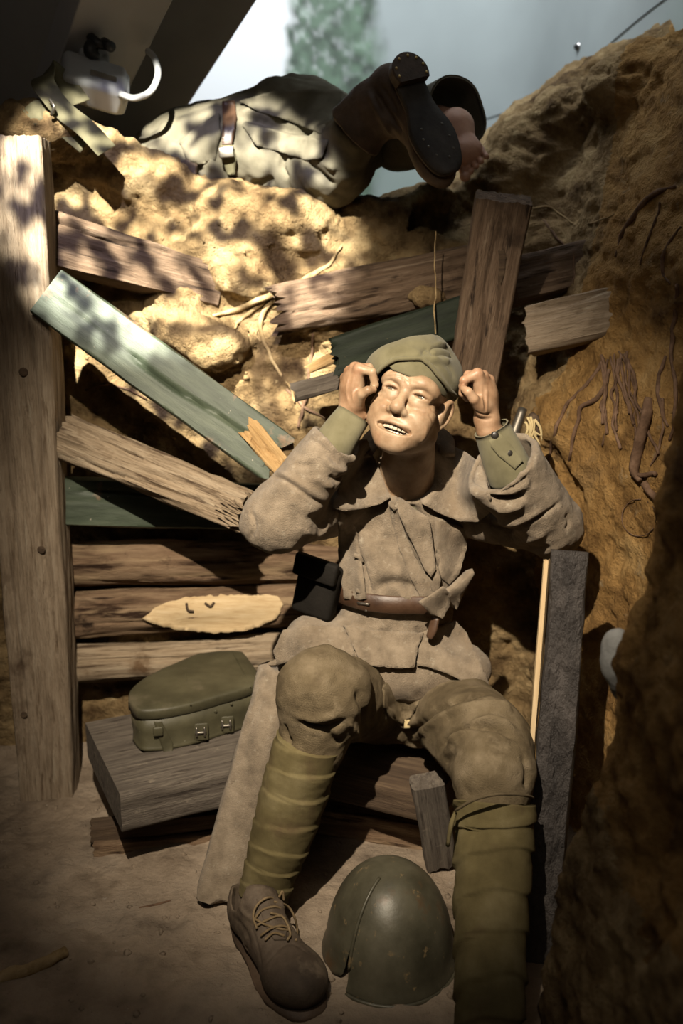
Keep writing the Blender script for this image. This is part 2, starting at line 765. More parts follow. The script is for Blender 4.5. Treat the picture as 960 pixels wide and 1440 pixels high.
mat('bark_log', [(0.070, 0.042, 0.025), (0.190, 0.122, 0.074), (0.32, 0.225, 0.142)], 5, 0.85, 0.9, 50, (1, 8, 8), 8, bdist=0.008,
    spots=[((0.33, 0.235, 0.14), 3.2, 0.50, 0.66, 1), ((0.035, 0.018, 0.010), 4, 0.54, 0.64, 1), ((0.03, 0.017, 0.010), 9, 0.60, 0.70)], spec=0.2)
mat('pale_log', [(0.13, 0.088, 0.052), (0.33, 0.25, 0.165), (0.45, 0.365, 0.26)], 6, 0.85, 0.9, 60, (1, 10, 10), 7, bdist=0.006,
    spots=[((0.085, 0.055, 0.034), 5, 0.54, 0.66, 1), ((0.14, 0.085, 0.045), 6, 0.58, 0.70)], wave=1.5, spec=0.2)
mat('fresh_wood', [(0.36, 0.24, 0.12), (0.50, 0.37, 0.21), (0.60, 0.47, 0.30)], 6, 0.8, 0.4, 60, (1, 12, 12), 6, bdist=0.003, wave=1.2, spec=0.2)
mat('splinter_wood', [(0.18, 0.10, 0.04), (0.42, 0.26, 0.11), (0.52, 0.36, 0.18)], 8, 0.8, 0.8, 60, (1, 14, 14), 6, bdist=0.004, wave=1.5, spec=0.2)
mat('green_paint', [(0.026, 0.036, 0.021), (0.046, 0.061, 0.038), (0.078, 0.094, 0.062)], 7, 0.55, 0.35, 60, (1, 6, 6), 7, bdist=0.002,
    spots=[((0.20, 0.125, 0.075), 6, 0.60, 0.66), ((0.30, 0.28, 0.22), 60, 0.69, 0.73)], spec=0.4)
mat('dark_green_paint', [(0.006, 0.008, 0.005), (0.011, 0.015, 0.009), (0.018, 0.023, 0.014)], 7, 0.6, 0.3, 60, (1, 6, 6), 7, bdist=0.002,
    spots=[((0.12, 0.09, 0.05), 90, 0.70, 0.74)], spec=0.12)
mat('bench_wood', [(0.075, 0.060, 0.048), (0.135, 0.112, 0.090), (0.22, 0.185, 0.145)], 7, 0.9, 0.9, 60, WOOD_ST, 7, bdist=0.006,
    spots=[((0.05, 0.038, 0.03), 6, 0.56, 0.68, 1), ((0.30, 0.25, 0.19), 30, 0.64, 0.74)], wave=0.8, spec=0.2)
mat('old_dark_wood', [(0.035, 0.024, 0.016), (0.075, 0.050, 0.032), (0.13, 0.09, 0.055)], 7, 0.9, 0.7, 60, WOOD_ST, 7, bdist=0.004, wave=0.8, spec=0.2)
mat('tarred_board', [(0.024, 0.020, 0.018), (0.046, 0.039, 0.035), (0.075, 0.064, 0.058)], 10, 0.55, 1.0, 26, (1.0, 2.2, 2.2), 4, bdist=0.02, spec=0.45)
mat('grey_wool', [(0.122, 0.094, 0.064), (0.196, 0.152, 0.105), (0.262, 0.208, 0.147)], 26, 0.95, 0.9, 330, bdist=0.004,
    spots=[((0.17, 0.125, 0.08), 7, 0.55, 0.75), ((0.30, 0.255, 0.19), 60, 0.58, 0.75)], spec=0.08, sheen=0.12)
mat('khaki_cloth', [(0.085, 0.076, 0.042), (0.125, 0.112, 0.064), (0.160, 0.145, 0.088)], 12, 0.92, 0.4, 600, bdist=0.0016, spec=0.1, sheen=0.08)
mat('breeches_cloth', [(0.070, 0.052, 0.030), (0.122, 0.093, 0.055), (0.185, 0.145, 0.094)], 12, 0.92, 0.8, 330, bdist=0.004,
    spots=[((0.26, 0.205, 0.135), 7, 0.58, 0.74), ((0.055, 0.038, 0.022), 8, 0.60, 0.75)], spec=0.1)
mat('puttee_cloth', [(0.080, 0.063, 0.029), (0.122, 0.098, 0.046), (0.170, 0.140, 0.074)], 10, 0.93, 0.5, 560, bdist=0.002,
    spots=[((0.085, 0.058, 0.032), 6, 0.56, 0.72)], spec=0.08)
mat('shoe_leather', [(0.034, 0.024, 0.016), (0.070, 0.050, 0.034), (0.125, 0.094, 0.067)], 9, 0.75, 0.5, 180, bdist=0.003,
    spots=[((0.19, 0.145, 0.10), 7, 0.56, 0.74)], spec=0.3)
mat('boot_leather', [(0.032, 0.021, 0.014), (0.075, 0.049, 0.032), (0.14, 0.092, 0.060)], 8, 0.6, 0.45, 120, bdist=0.003, spec=0.35)
mat('boot_sole', [(0.020, 0.017, 0.015), (0.042, 0.036, 0.032), (0.07, 0.06, 0.052)], 12, 0.7, 0.4, 120, bdist=0.002, spec=0.3)
mat('belt_leather', [(0.030, 0.015, 0.008), (0.055, 0.028, 0.015), (0.085, 0.047, 0.027)], 14, 0.45, 0.3, 160, bdist=0.002, spec=0.5)
mat('black_leather', [(0.006, 0.005, 0.004), (0.013, 0.011, 0.009)], 14, 0.8, 0.4, 120, bdist=0.003, spec=0.12)
mat('lace_cord', [(0.16, 0.11, 0.055), (0.26, 0.19, 0.11)], 60, 0.9, 0.4, 700, bdist=0.001, spec=0.1)
mat('skin', [(0.19, 0.115, 0.064), (0.30, 0.200, 0.122), (0.38, 0.275, 0.180)], 22, 0.46, 0.25, 260, bdist=0.0015, sss=0.06, spec=0.4, tint=True)
mat('pale_skin', [(0.42, 0.24, 0.17), (0.58, 0.36, 0.27)], 16, 0.6, 0.3, 120, bdist=0.002, sss=0.1, spec=0.3)
mat('box_paint', [(0.036, 0.032, 0.017), (0.058, 0.052, 0.028), (0.085, 0.076, 0.043)], 9, 0.55, 0.3, 90, bdist=0.002,
    spots=[((0.12, 0.10, 0.065), 6, 0.56, 0.74), ((0.45, 0.42, 0.34), 55, 0.72, 0.76)], spec=0.4)
mat('helmet_paint', [(0.050, 0.045, 0.028), (0.085, 0.077, 0.050), (0.125, 0.112, 0.076)], 10, 0.42, 0.3, 60, bdist=0.002,
    spots=[((0.24, 0.17, 0.085), 34, 0.62, 0.70), ((0.10, 0.060, 0.03), 9, 0.58, 0.70)], spec=0.5, metal=0.1)
mat('root_bark', [(0.060, 0.035, 0.022), (0.12, 0.072, 0.045), (0.19, 0.12, 0.08)], 30, 0.9, 0.6, 120, bdist=0.004, spec=0.1)
mat('pale_root', [(0.15, 0.10, 0.045), (0.30, 0.215, 0.11), (0.40, 0.30, 0.17)], 25, 0.9, 0.6, 120, bdist=0.004, spec=0.1)
mat('greatcoat', [(0.080, 0.072, 0.050), (0.118, 0.106, 0.076), (0.155, 0.140, 0.104)], 9, 0.92, 0.4, 400, bdist=0.002, spec=0.1)
mat('webbing', [(0.075, 0.068, 0.038), (0.125, 0.114, 0.068)], 20, 0.8, 0.4, 300, bdist=0.002, spec=0.2)
mat('ceiling_paint', [(0.30, 0.29, 0.285), (0.36, 0.35, 0.34)], 4, 0.8, 0.0, spec=0.2)
mat('beam_paint', [(0.30, 0.29, 0.28), (0.34, 0.33, 0.32)], 4, 0.7, 0.05, 40, spec=0.25)
mat('grey_stone', [(0.16, 0.16, 0.155), (0.26, 0.26, 0.25), (0.36, 0.36, 0.34)], 10, 0.85, 0.5, 60, bdist=0.006, spec=0.2)
plain('white_plastic', (0.26, 0.265, 0.27), 0.4)
plain('black_plastic', (0.012, 0.012, 0.012), 0.5)
plain('steel', (0.45, 0.45, 0.44), 0.3, 1.0)
plain('dull_steel', (0.20, 0.18, 0.15), 0.45, 0.9)
plain('brass', (0.55, 0.40, 0.16), 0.4, 0.9)
plain('tooth', (0.46, 0.40, 0.31), 0.3)
plain('eye_white', (0.38, 0.34, 0.28), 0.35)
plain('iris', (0.10, 0.085, 0.06), 0.2)
plain('mouth_dark', (0.05, 0.014, 0.010), 0.5)
plain('horn_button', (0.020, 0.017, 0.014), 0.35)
plain('straw', (0.42, 0.33, 0.17), 0.9)
# ------------------------------------------------------------------ the earth: floor, back bank, right bank
E_LO, E_HI = np.array([-1.35, 0.55, -0.12]), np.array([1.25, 3.75, 2.25])
EH = 0.0085
es = SDF(E_LO, E_HI, EH)
XK = [-1.4, -1.0, -0.66, -0.45, -0.2, 0.02, 0.24, 0.42, 0.56, 0.75, 1.3]
TOPK = [1.84, 1.81, 1.715, 1.64, 1.58, 1.53, 1.50, 1.48, 1.47, 1.55, 1.8]      # height of the lip
SLK = [0.10, 0.10, 0.08, 0.06, 0.04, 0.05, 0.10, 0.45, 0.75, 0.9, 0.9]       # slope of the ground behind the lip
CAPK = [1.86, 1.83, 1.74, 1.66, 1.60, 1.56, 1.58, 1.74, 1.86, 2.0, 2.2]


def f_floor(x, y, z):
    return (z - 0.004 + 0 * x + 0 * y - 0.05 * sstep(-0.55, -1.0, x) * sstep(1.9, 1.4, y)).astype(np.float32)


def yback(x, z):
    return 2.645 + 0.09 * (x + 0.7) * sstep(0.9, 0.2, z) - 0.045 * sstep(0.78, 1.0, z) - 0.10 * sstep(0.12, 0.26, x) * sstep(1.0, 0.8, z) + 0.10 * sstep(0.55, 1.15, z) + 0.12 * sstep(1.2, 1.6, z) + 0 * x


def f_back(x, y, z):
    top = np.interp(x, XK, TOPK) + np.interp(x, XK, SLK) * np.maximum(y - 2.72, 0)
    top = np.minimum(top, np.interp(x, XK, CAPK))
    a = (yback(x, z) - y) * 0.97
    b = (z - top) * 0.9
    k = 0.10
    h = np.maximum(k - np.abs(a - b), 0) / k
    return (np.maximum(a, b) + h * h * k * 0.25).astype(np.float32)


def f_right(x, y, z):
    xw = 0.555 + 0.34 * (2.35 - np.clip(y, 1.75, 2.70)) + 0.10 * sstep(2.45, 2.75, y) * sstep(1.2, 0.8, z) + 0.13 * sstep(0.95, 1.30, z) * sstep(1.7, 2.1, y) + 0.25 * np.maximum(z - 1.35, 0) + 0.03 * np.sin(y * 5 + z * 4)
    near = sstep(1.62, 1.42, y)
    xn = 0.318 + 0.16 * np.clip(z / 1.15, 0, 1) + 0.05 * np.maximum(z - 1.1, 0) - 0.10 * sstep(1.4, 0.9, y) * 0
    xw = xw * (1 - near) + xn * near
    a = (xw - x) * 0.93
    top = np.interp(y, [0.5, 1.5, 2.0, 2.5, 3.0, 3.7], [1.7, 1.95, 1.98, 1.95, 1.88, 1.8]) + 0.25 * np.maximum(x - 0.7, 0)
    b = (z - top)
    k = 0.12
    h = np.maximum(k - np.abs(a - b), 0) / k
    return (np.maximum(a, b) + h * h * k * 0.25).astype(np.float32)


def f_left(x, y, z):
    return np.maximum(x + 1.22 + 0 * y, z - 1.7).astype(np.float32)


es.apply(f_back, E_LO, E_HI)
es.apply(f_right, E_LO, E_HI, 0.10)
es.apply(f_left, E_LO, E_HI, 0.10)
es.apply(f_floor, E_LO, E_HI, 0.06)
# lumps on the parapet and bank
for (px, py, y, r) in [(15, 182, 2.66, .05), (60, 180, 2.72, .055), (95, 198, 2.82, .05), (150, 226, 2.84, .05), (215, 258, 2.86, .05),
                       (330, 290, 2.80, .06), (420, 300, 2.78, .045), (300, 350, 2.76, .05), (250, 425, 2.68, .04),
                       (400, 335, 2.77, .05), (350, 400, 2.70, .04), (260, 465, 2.65, .035),
                       (310, 485, 2.65, .04), (540, 300, 2.86, .06), (570, 335, 2.86, .06), (610, 290, 2.95, .07),
                       (440, 445, 2.66, .04), (600, 420, 2.62, .035),
                       (750, 200, 3.02, .09), (830, 150, 2.95, .09), (720, 240, 2.97, .08), (900, 120, 2.75, .10)]:
    es.ell(P(px, py, y), (r * 1.5, r, r * 0.8), 0.09)
# grooves and holes
for (a, b, r) in [((100, 480, 2.62), (330, 560, 2.62), .05), ((120, 560, 2.62), (180, 540, 2.62), .05),
                  ((570, 330, 2.86), (660, 290, 2.9), .06), ((430, 560, 2.6), (470, 600, 2.6), .05),
                  ((770, 640, 2.45), (808, 720, 2.35), .035)]:
    es.cone(P(*a), P(*b), r, r * 0.8, 0.05, 'cut')
EV, EF = es.mesh()
del es
EV = relax(EV, EF, 2)
# keep what the place needs
_cen = EV[EF].mean(1)
keep = (_cen[:, 2] > -0.06) & (_cen[:, 0] > E_LO[0] + .03) & (_cen[:, 0] < E_HI[0] - .03) & (_cen[:, 1] > E_LO[1] + .03) & (_cen[:, 1] < E_HI[1] - .03)
EF = EF[keep]
used = np.unique(EF)
remap = np.full(len(EV), -1)
remap[used] = np.arange(len(used))
EV, EF = EV[used], remap[EF]
_N = vnormals(EV, EF)
up = np.clip(_N[:, 2], 0, 1)
wallness = 1 - sstep(0.06, 0.20, EV[:, 2])
amp = (1 - 0.72 * wallness) * (1 - 0.40 * sstep(0.40, 0.52, EV[:, 0]) * sstep(2.6, 2.4, EV[:, 1]))
d = 0.020 * fbm(EV, 7, 3, 3) * amp
rid = fbm(EV, 17, 3, 21, ridged=True)
d += 0.007 * np.clip(rid, -1, 1.2) * amp
d += 0.0065 * fbm(EV, 40, 2, 31) * (0.35 + 0.65 * amp)
d += 0.0030 * fbm(EV, 75, 1, 36) * (0.3 + 0.7 * amp)
d -= 0.016 * sstep(0.62, 0.9, fbm(EV * (1, 1, 0.6), 11, 2, 44)) * amp
EV = EV + _N * d[:, None]
E_BVH = bvh_of(EV, EF)
_N = vnormals(EV, EF)
_cen = EV[EF].mean(1)
is_floor = _cen[:, 2] < 0.045
nx = _N[EF].mean(1)
is_right = (~is_floor) & (_cen[:, 0] > 0.40) & ((_cen[:, 1] < 2.52) | (_cen[:, 0] - 0.60 > (_cen[:, 1] - 2.52) * 0.55))
is_left = (~is_floor) & (_cen[:, 0] < -1.14) & (_cen[:, 1] < 2.55)
is_back = ~(is_floor | is_right | is_left)
for nm, msk, mt in (('floor', is_floor, 'earth_floor'), ('wall_right', is_right, 'earth_ochre'),
                    ('wall_left', is_left, 'earth_wall'), ('wall_back', is_back, 'earth_wall')):
    f = EF[msk]
    if not len(f):
        continue
    u = np.unique(f)
    rm = np.full(len(EV), -1)
    rm[u] = np.arange(len(u))
    o = obj(nm, EV[u], rm[f], MATS[mt])
    o.data.normals_split_custom_set_from_vertices(_N[u].tolist())
    tag(o, kind='structure')


def on_earth(px, py, off=0.0):
    h = hit(E_BVH, px, py)
    if h[0] is None:
        return None
    return np.array(h[0]) + np.array(h[1]) * off


def near_earth(p):
    h = E_BVH.find_nearest(Vector(p))
    return np.array(h[0]), np.array(h[1])


# ------------------------------------------------------------------ painted backdrop (a flat printed panel, curved in plan)
plan = smooth_path([(1.35, 1.7), (1.15, 2.4), (0.96, 3.2), (0.86, 4.0), (0.70, 4.6), (0.30, 5.0), (-0.4, 5.15), (-1.4, 5.15), (-3.0, 5.0)], 620)
seg = np.r_[0, np.cumsum(np.linalg.norm(np.diff(plan, axis=0), axis=1))]
MZ = np.linspace(0.9, 3.7, 230)
S, Z = np.meshgrid(seg, MZ, indexing='ij')
MV = np.stack([np.repeat(plan[:, 0][:, None], len(MZ), 1), np.repeat(plan[:, 1][:, None], len(MZ), 1), Z], -1).reshape(-1, 3)
n1, n2 = len(seg), len(MZ)
ii, jj = np.meshgrid(np.arange(n1 - 1), np.arange(n2 - 1), indexing='ij')
base = (ii * n2 + jj).ravel()
MF = np.stack([base, base + 1, base + n2 + 1, base + n2], 1)


def s_at(px):
    t = (px - 480) / FPX
    r = plan[:, 0] / (plan[:, 1] * CP)
    return float(np.interp(-t, -r[::1], seg)) if r[0] > r[-1] else float(np.interp(t, r, seg))


sf, zf = S.ravel(), Z.ravel()
q = np.stack([sf, zf, np.zeros_like(sf)], 1)
col = np.tile(np.array([0.265, 0.300, 0.300]), (len(sf), 1))
cl = fbm(q, 1.6, 4, 61)[:, None]
col = col * (1 + 0.22 * cl)
# paler sky towards the far end of the wall, white behind the trees
sA, sB = s_at(520), s_at(300)
far = sstep(s_at(540), s_at(410), sf)[:, None]
col = col * (1 - 0.75 * far) + far * 0.75 * np.array([0.92, 0.94, 0.95])
# green haze along the foot of the side panel and its near end
g1 = (sstep(s_at(880), s_at(1000), sf) * 0.5)[:, None]
col = col * (1 - g1) + g1 * np.array([0.20, 0.28, 0.23])
g2 = (sstep(1.95, 1.75, zf) * 0.45 * sstep(s_at(420), s_at(560), sf))[:, None]
col = col * (1 - g2) + g2 * np.array([0.30, 0.38, 0.33])
# trees
tree = np.zeros(len(sf))
for (pxc, top, w, sd, dens) in ((468, 3.6, 0.24, 1, 1.0), (440, 2.50, 0.34, 2, 1.0), (408, 2.12, 0.26, 3, 1.0), (486, 3.2, 0.12, 4, 0.9)):
    c = s_at(pxc)
    wob = fbm(q, 5, 4, 70 + sd)
    wid = w * (0.35 + 0.65 * np.clip((top - zf) / 1.1, 0, 1))
    v = sstep(wid * 1.05, wid * 0.55, np.abs(sf - c) + 0.05 * wob) * sstep(top + .02, top - 0.12, zf + 0.10 * wob)
    tree = np.maximum(tree, dens * v)
leaf = fbm(q, 34, 2, 81)
tree = (np.clip(tree * 1.3, 0, 1) * np.clip(1.0 + 0.35 * leaf, 0.5, 1))[:, None]
tc_ = np.array([0.070, 0.115, 0.075]) * (1 + 0.7 * np.clip(fbm(q, 20, 3, 91), -0.9, 1.4))[:, None] + 0.03
col = col * (1 - 0.97 * tree) + 0.97 * tree * tc_
col = np.clip(col, 0.01, 0.92)
mm = bpy.data.materials.new('printed_backdrop')
mm.use_nodes = True
_b = mm.node_tree.nodes['Principled BSDF']
_a = mm.node_tree.nodes.new('ShaderNodeAttribute')
_a.attribute_name = 'print'
mm.node_tree.links.new(_a.outputs['Color'], _b.inputs['Base Color'])
_b.inputs['Roughness'].default_value = 0.5
_b.inputs['Specular IOR Level'].default_value = 0.05
bd = obj('wall_backdrop', MV, MF, mm)
at = bd.data.attributes.new('print', 'FLOAT_COLOR', 'POINT')
at.data.foreach_set('color', np.column_stack([col, np.ones(len(col))]).astype(np.float32).ravel())
sd_ = bd.modifiers.new('thick', 'SOLIDIFY')
sd_.thickness = 0.012
sd_.offset = -1.0
tag(bd, kind='structure')
# the dark joint between two sheets of the backdrop, and the bolt that holds it
m_ = (seg < s_at(668))
jl = np.column_stack([plan[m_], 2.00 + 0.11 * (4.6 - plan[m_][:, 1])])
jn = jl.copy()
jl[:, 0] -= 0.003
V, F = tube(jl, 0.0018, 6, n=90)
tag(obj('trim_1', V, F, MATS['black_plastic']), kind='structure')


def on_backdrop(px, py):
    b = bvh_of(MV, MF)
    return hit(b, px, py)


h = on_backdrop(813, 66)
bp, bn = np.array(h[0]), -norm(ray(813, 66)) * 0.4 + np.array([-0.9, -0.3, 0])
bolt = thing('wall_bolt', 'small round silver bolt through the painted sky panel', 'bolt', bp)
V, F = disc_button(bp, bn, 0.016, 0.010, 18)
obj('washer', V, F, MATS['steel'], bolt)
V, F = disc_button(bp + norm(bn) * 0.009, bn, 0.009, 0.010, 6)
obj('nut', V, F, MATS['black_plastic'], bolt, smooth=False)


# ------------------------------------------------------------------ sloping dark ceiling, its beam and the lamp housing on it
def slab(name, quad, th, m, kind=None, label=None):
    q = [np.asarray(a) for a in quad]
    n = norm(np.cross(q[1] - q[0], q[3] - q[0]))
    if np.dot(n, q[0] - CAM) < 0:
        n = -n
    V = q + [a + n * th for a in q]
    F = [(0, 1, 2, 3), (7, 6, 5, 4), (0, 4, 5, 1), (1, 5, 6, 2), (2, 6, 7, 3), (3, 7, 4, 0)]
    o = obj(name, np.array(V), F, m, smooth=False)
    bm = bmesh.new()
    bm.from_mesh(o.data)
    bmesh.ops.recalc_face_normals(bm, faces=bm.faces)
    bm.to_mesh(o.data)
    bm.free()
    return o


c0, c1 = P(372, -18, 3.25), P(176, 283, 3.85)
e_ = c1 - c0
c0, c1 = c0 - e_ * 0.9, c1 + e_ * 0.12
left = np.array([-1.9, -0.55, 0.25])
cs = slab('ceiling', [c0, c1, c1 + left, c0 + left], 0.06, MATS['ceiling_paint'])
tag(cs, kind='structure')
b0, b1, b2, b3 = P(243, 0, 2.85), P(148, 196, 3.15), P(52, 190, 3.05), P(100, 0, 2.72)
u_ = b1 - b0
w_ = b2 - b1
beam = slab('trim_2', [b0 - u_ * 0.9, b1 + u_ * 0.35, b2 + u_ * 0.35, b3 - u_ * 0.9 - w_ * 0.0], 0.10, MATS['beam_paint'])
tag(beam, kind='structure')
bev = bevel(beam, 0.004)
BN = norm(np.cross(u_, w_))
if np.dot(BN, CAM - b0) < 0:
    BN = -BN
hs = thing('lamp_housing', 'white plastic lamp housing with a looped cable on the sloping grey beam', 'lamp', P(130, 122, 2.86))
hx = norm(P(172, 125, 2.86) - P(87, 100, 2.80))
hz = norm(BN - hx * np.dot(BN, hx))
hy = np.cross(hz, hx)
s_ = SDF(P(130, 120, 2.82) - 0.2, P(130, 120, 2.82) + 0.2, 0.004)
hc = P(130, 117, 2.83)
s_.rbox(hc, (hx, hy, hz), (0.083, 0.042, 0.055), 0.016)
s_.rbox(hc + hx * 0.074 - hy * 0.006, (hx, hy, hz), (0.020, 0.036, 0.045), 0.010, 0.006)
s_.rbox(hc - hz * 0.09, (hx, hy, hz), (0.04, 0.025, 0.05), 0.008)
HV, HF = s_.mesh()
obj('housing', HV, HF, MATS['white_plastic'], hs)
V, F = box(hc + hz * 0.012 - hy * 0.0 + hx * 0.02, (hx, hy, hz), (0.035, 0.0435, 0.012))
bevel(obj('clip', V, F, MATS['steel'], hs, smooth=False), 0.003)
cab = [P(168, 132, 2.80), P(190, 138, 2.78), P(212, 128, 2.76), P(222, 105, 2.78), P(217, 82, 2.84), P(208, 72, 2.92)]
V, F = tube(cab, 0.0085, 10, 40)
obj('cable', V, F, MATS['white_plastic'], hs)
br = thing('lamp_bracket', 'black metal bracket with knob hanging under the grey beam', 'bracket', P(138, 62, 2.85))
V, F = tube([P(118, 38, 2.88), P(133, 58, 2.83), P(150, 66, 2.83)], [0.008, 0.014, 0.010], 8, 12)
obj('bracket_arm', V, F, MATS['black_plastic'], br)
V, F = tube([P(130, 58, 2.84), P(128, 72, 2.82), P(140, 80, 2.82)], [0.014, 0.020, 0.006], 10, 12)
obj('bracket_body', V, F, MATS['black_plastic'], br)
V, F = tube([P(146, 60, 2.84), P(156, 66, 2.81)], [0.014, 0.014], 12, 4)
obj('knob', V, F, MATS['black_plastic'], br)


# ------------------------------------------------------------------ timber
def timber(name, A, B, width, thick, mt, label=None, cat='plank', nrm=(0, -1, 0.1), prof='rect', ragA=0.0, ragB=0.0,
           seed=0, parent=None, rough=0.003, taper=(1, 1), crack=0, bow=0.0, nr=None, knots=(), flat=None):
    """a piece of wood; A and B are the ends of the centre line of its front face"""
    A, B = np.asarray(A, float), np.asarray(B, float)
    L = np.linalg.norm(B - A)
    x, y, z = frame_of(B - A, nrm)
    n = max(10, int(L / 0.014))
    if prof == 'round':
        m = nr or 64
        th = np.arange(m) * 2 * math.pi / m
        ring = np.column_stack([np.cos(th) * width / 2, np.sin(th) * thick / 2 - thick / 2])
        if flat is not None:
            ring[:, 1] = np.minimum(ring[:, 1], -flat)
    else:
        ky, kz = max(6, int(width / 0.0050)), max(3, int(thick / 0.008))
        r = min(0.006, thick * 0.2)
        ys = np.linspace(-width / 2, width / 2, ky)
        zs = np.linspace(0, -thick, kz)
        ring = [(q, 0) for q in ys] + [(width / 2, q) for q in zs[1:]] + [(q, -thick) for q in ys[::-1][1:]] + [(-width / 2, q) for q in zs[::-1][1:-1]]
        ring = np.array(ring)
        # soften corners
        for cy in (-width / 2, width / 2):
            for cz in (0, -thick):
                k = np.argmin(np.abs(ring[:, 0] - cy) + np.abs(ring[:, 1] - cz))
                ring[k] -= np.array([math.copysign(r * .5, cy), (r * .5 if cz == 0 else -r * .5)])
        m = len(ring)
    t = np.linspace(0, 1, n)
    V = np.zeros((n, m, 3))
    V[:, :, 0] = (t * L)[:, None]
    tp = (taper[0] + (taper[1] - taper[0]) * t)[:, None]
    V[:, :, 1] = ring[None, :, 0] * tp
    V[:, :, 2] = ring[None, :, 1] * (tp if prof == 'round' else 1)
    V[:, :, 2] += bow * np.sin(t * math.pi)[:, None]
    V = V.reshape(-1, 3)
    off = np.array([seed * 3.713, seed * 1.37, seed * 0.71])
    nn = fbm((V + off) * (0.22, 1, 1), 32, 3, seed) * rough + fbm((V + off) * (0.5, 1, 1), 8, 2, seed + 5) * rough * 0.9
    nn += fbm((V + off) * (0.035, 1, 1), 120, 2, seed + 9) * 0.0011 * min(rough / 0.003, 2)
    cen = np.array([0, 0, -thick / 2])
    rad = V - cen
    rad[:, 0] = 0
    rad /= np.linalg.norm(rad, axis=1, keepdims=True) + 1e-9
    V += rad * nn[:, None]
    # splits along the grain
    rr = random.Random(seed)
    for k in range(crack):
        y0 = rr.uniform(-0.38, 0.38) * width
        a, b = sorted((rr.uniform(-.1, .7), rr.uniform(.3, 1.1)))
        tt = V[:, 0] / L
        yl = y0 + 0.05 * width * np.sin(tt * 9 + k)
        wgt = np.exp(-((V[:, 1] - yl) / 0.005) ** 2) * sstep(a, a + .08, tt) * sstep(b, b - .08, tt) * (V[:, 2] > -thick * 0.6)
        V[:, 2] -= 0.009 * wgt
    for (kt, ky_, kr) in knots:
        dd = np.hypot(V[:, 0] - kt * L, V[:, 1] - ky_ * width) / kr
        V[:, 2] += np.where(V[:, 2] > -thick * 0.6, 0.006 * np.exp(-dd ** 2) - 0.006 * np.exp(-(dd * 2.2) ** 2), 0)
    # broken ends
    for rag, sgn, sel in ((ragA, -1, V[:, 0] < L * 0.5), (ragB, 1, V[:, 0] >= L * 0.5)):
        if rag:
            e = np.abs(V[:, 0] / L - (0 if sgn < 0 else 1))
            w = np.clip(1 - e * L / max(rag * 2.5, 1e-4), 0, 1)
            jag = vnoise(np.column_stack([np.zeros(len(V)), V[:, 1] * 75, V[:, 2] * 75]) + seed, 3) * 0.6 + \
                vnoise(np.column_stack([np.zeros(len(V)), V[:, 1] * 200, V[:, 2] * 200]) + seed, 8) * 0.6
            V[sel, 0] += (w * jag * rag)[sel]
    F = grid_faces(n, m)
    k0 = len(V)
    c0 = V[:m].mean(0)
    c1 = V[-m:].mean(0)
    c0[0] += ragA * 0.4
    c1[0] -= ragB * 0.4
    V = np.vstack([V, c0, c1])
    for j in range(m):
        F.append((k0, (j + 1) % m, j))
        F.append((k0 + 1, (n - 1) * m + j, (n - 1) * m + (j + 1) % m))
    me = bpy.data.meshes.new(name)
    me.from_pydata([tuple(v) for v in (V + off)], [], F)
    me.update()
    bm = bmesh.new()
    bm.from_mesh(me)
    bmesh.ops.recalc_face_normals(bm, faces=bm.faces)
    bm.to_mesh(me)
    bm.free()
    o = bpy.data.objects.new(name, me)
    COL.objects.link(o)
    me.materials.append(MATS[mt])
    me.polygons.foreach_set('use_smooth', np.ones(len(me.polygons), bool))
    me.set_sharp_from_angle(angle=math.radians(48))
    R = Matrix(((x[0], y[0], z[0], A[0]), (x[1], y[1], z[1], A[1]), (x[2], y[2], z[2], A[2]), (0, 0, 0, 1))) @ Matrix.Translation(Vector(-off))
    if parent is not None:
        o.parent = parent
        o.matrix_parent_inverse = world_of(parent).inverted()
    o.matrix_basis = R
    if label:
        tag(o, label, cat)
    return o


# standing post at the left edge
post = timber('timber_post', P(2, 190, 2.40), P(66, 1130, 2.40), 0.172, 0.15, 'weathered_wood',
              'tall pale weathered timber post standing on the floor at the far left', 'post', nrm=(0.10, -1, 0), ragB=0.02, ragA=0.004, seed=1,
              crack=5, taper=(1.0, 0.84), rough=0.0035, knots=((.57, .25, .018), (.32, .2, .014)))
for kx, ky, kr in ((33, 523, .010), (58, 773, .009), (20, 795, .011), (33, 1005, .010), (30, 1075, .014)):
    b = bvh_of
for kx, ky, kr in ((33, 523, .011), (58, 773, .010), (33, 1005, .010)):
    c = P(kx, ky, 2.398)
    V, F = disc_button(c, (0.1, -1, 0.02), kr, 0.003, 12)
    obj('knot', V, F, MATS['old_dark_wood'], post)

# horizontal logs of the revetment
timber('revetment_log', P(70, 799, 2.545), P(520, 793, 2.64), 0.125, 0.11, 'bark_log',
       'brown round log, uppermost of the three level logs behind the green box', 'log', prof='round', seed=3, rough=0.006, crack=2)
lg = timber('revetment_log', P(75, 872, 2.535), P(520, 850, 2.63), 0.128, 0.12, 'bark_log',
            'dark barked log with a pale axe-cut face and knots, middle of three level logs', 'log', prof='round', seed=4, rough=0.006, crack=1)
timber('revetment_log', P(85, 943, 2.53), P(520, 915, 2.62), 0.105, 0.10, 'pale_log',
       'pale peeled log just behind the green box, lowest of three level logs', 'log', prof='round', seed=8, rough=0.005, crack=3)
# axe-cut face with two knots on the middle log
lgb = BVHTree.FromObject(lg, bpy.context.evaluated_depsgraph_get())


class WB:
    def __init__(s, o):
        s.mi = o.matrix_basis.inverted()
        s.m = o.matrix_basis
        s.b = BVHTree.FromPolygons([v.co[:] for v in o.data.vertices], [p.vertices[:] for p in o.data.polygons])

    def ray_cast(s, o, d):
        h = s.b.ray_cast(s.mi @ o, s.mi.to_3x3() @ d)
        if h[0] is None:
            return h
        p = s.m @ h[0]
        return p, s.m.to_3x3() @ h[1], h[2], (p - o).length


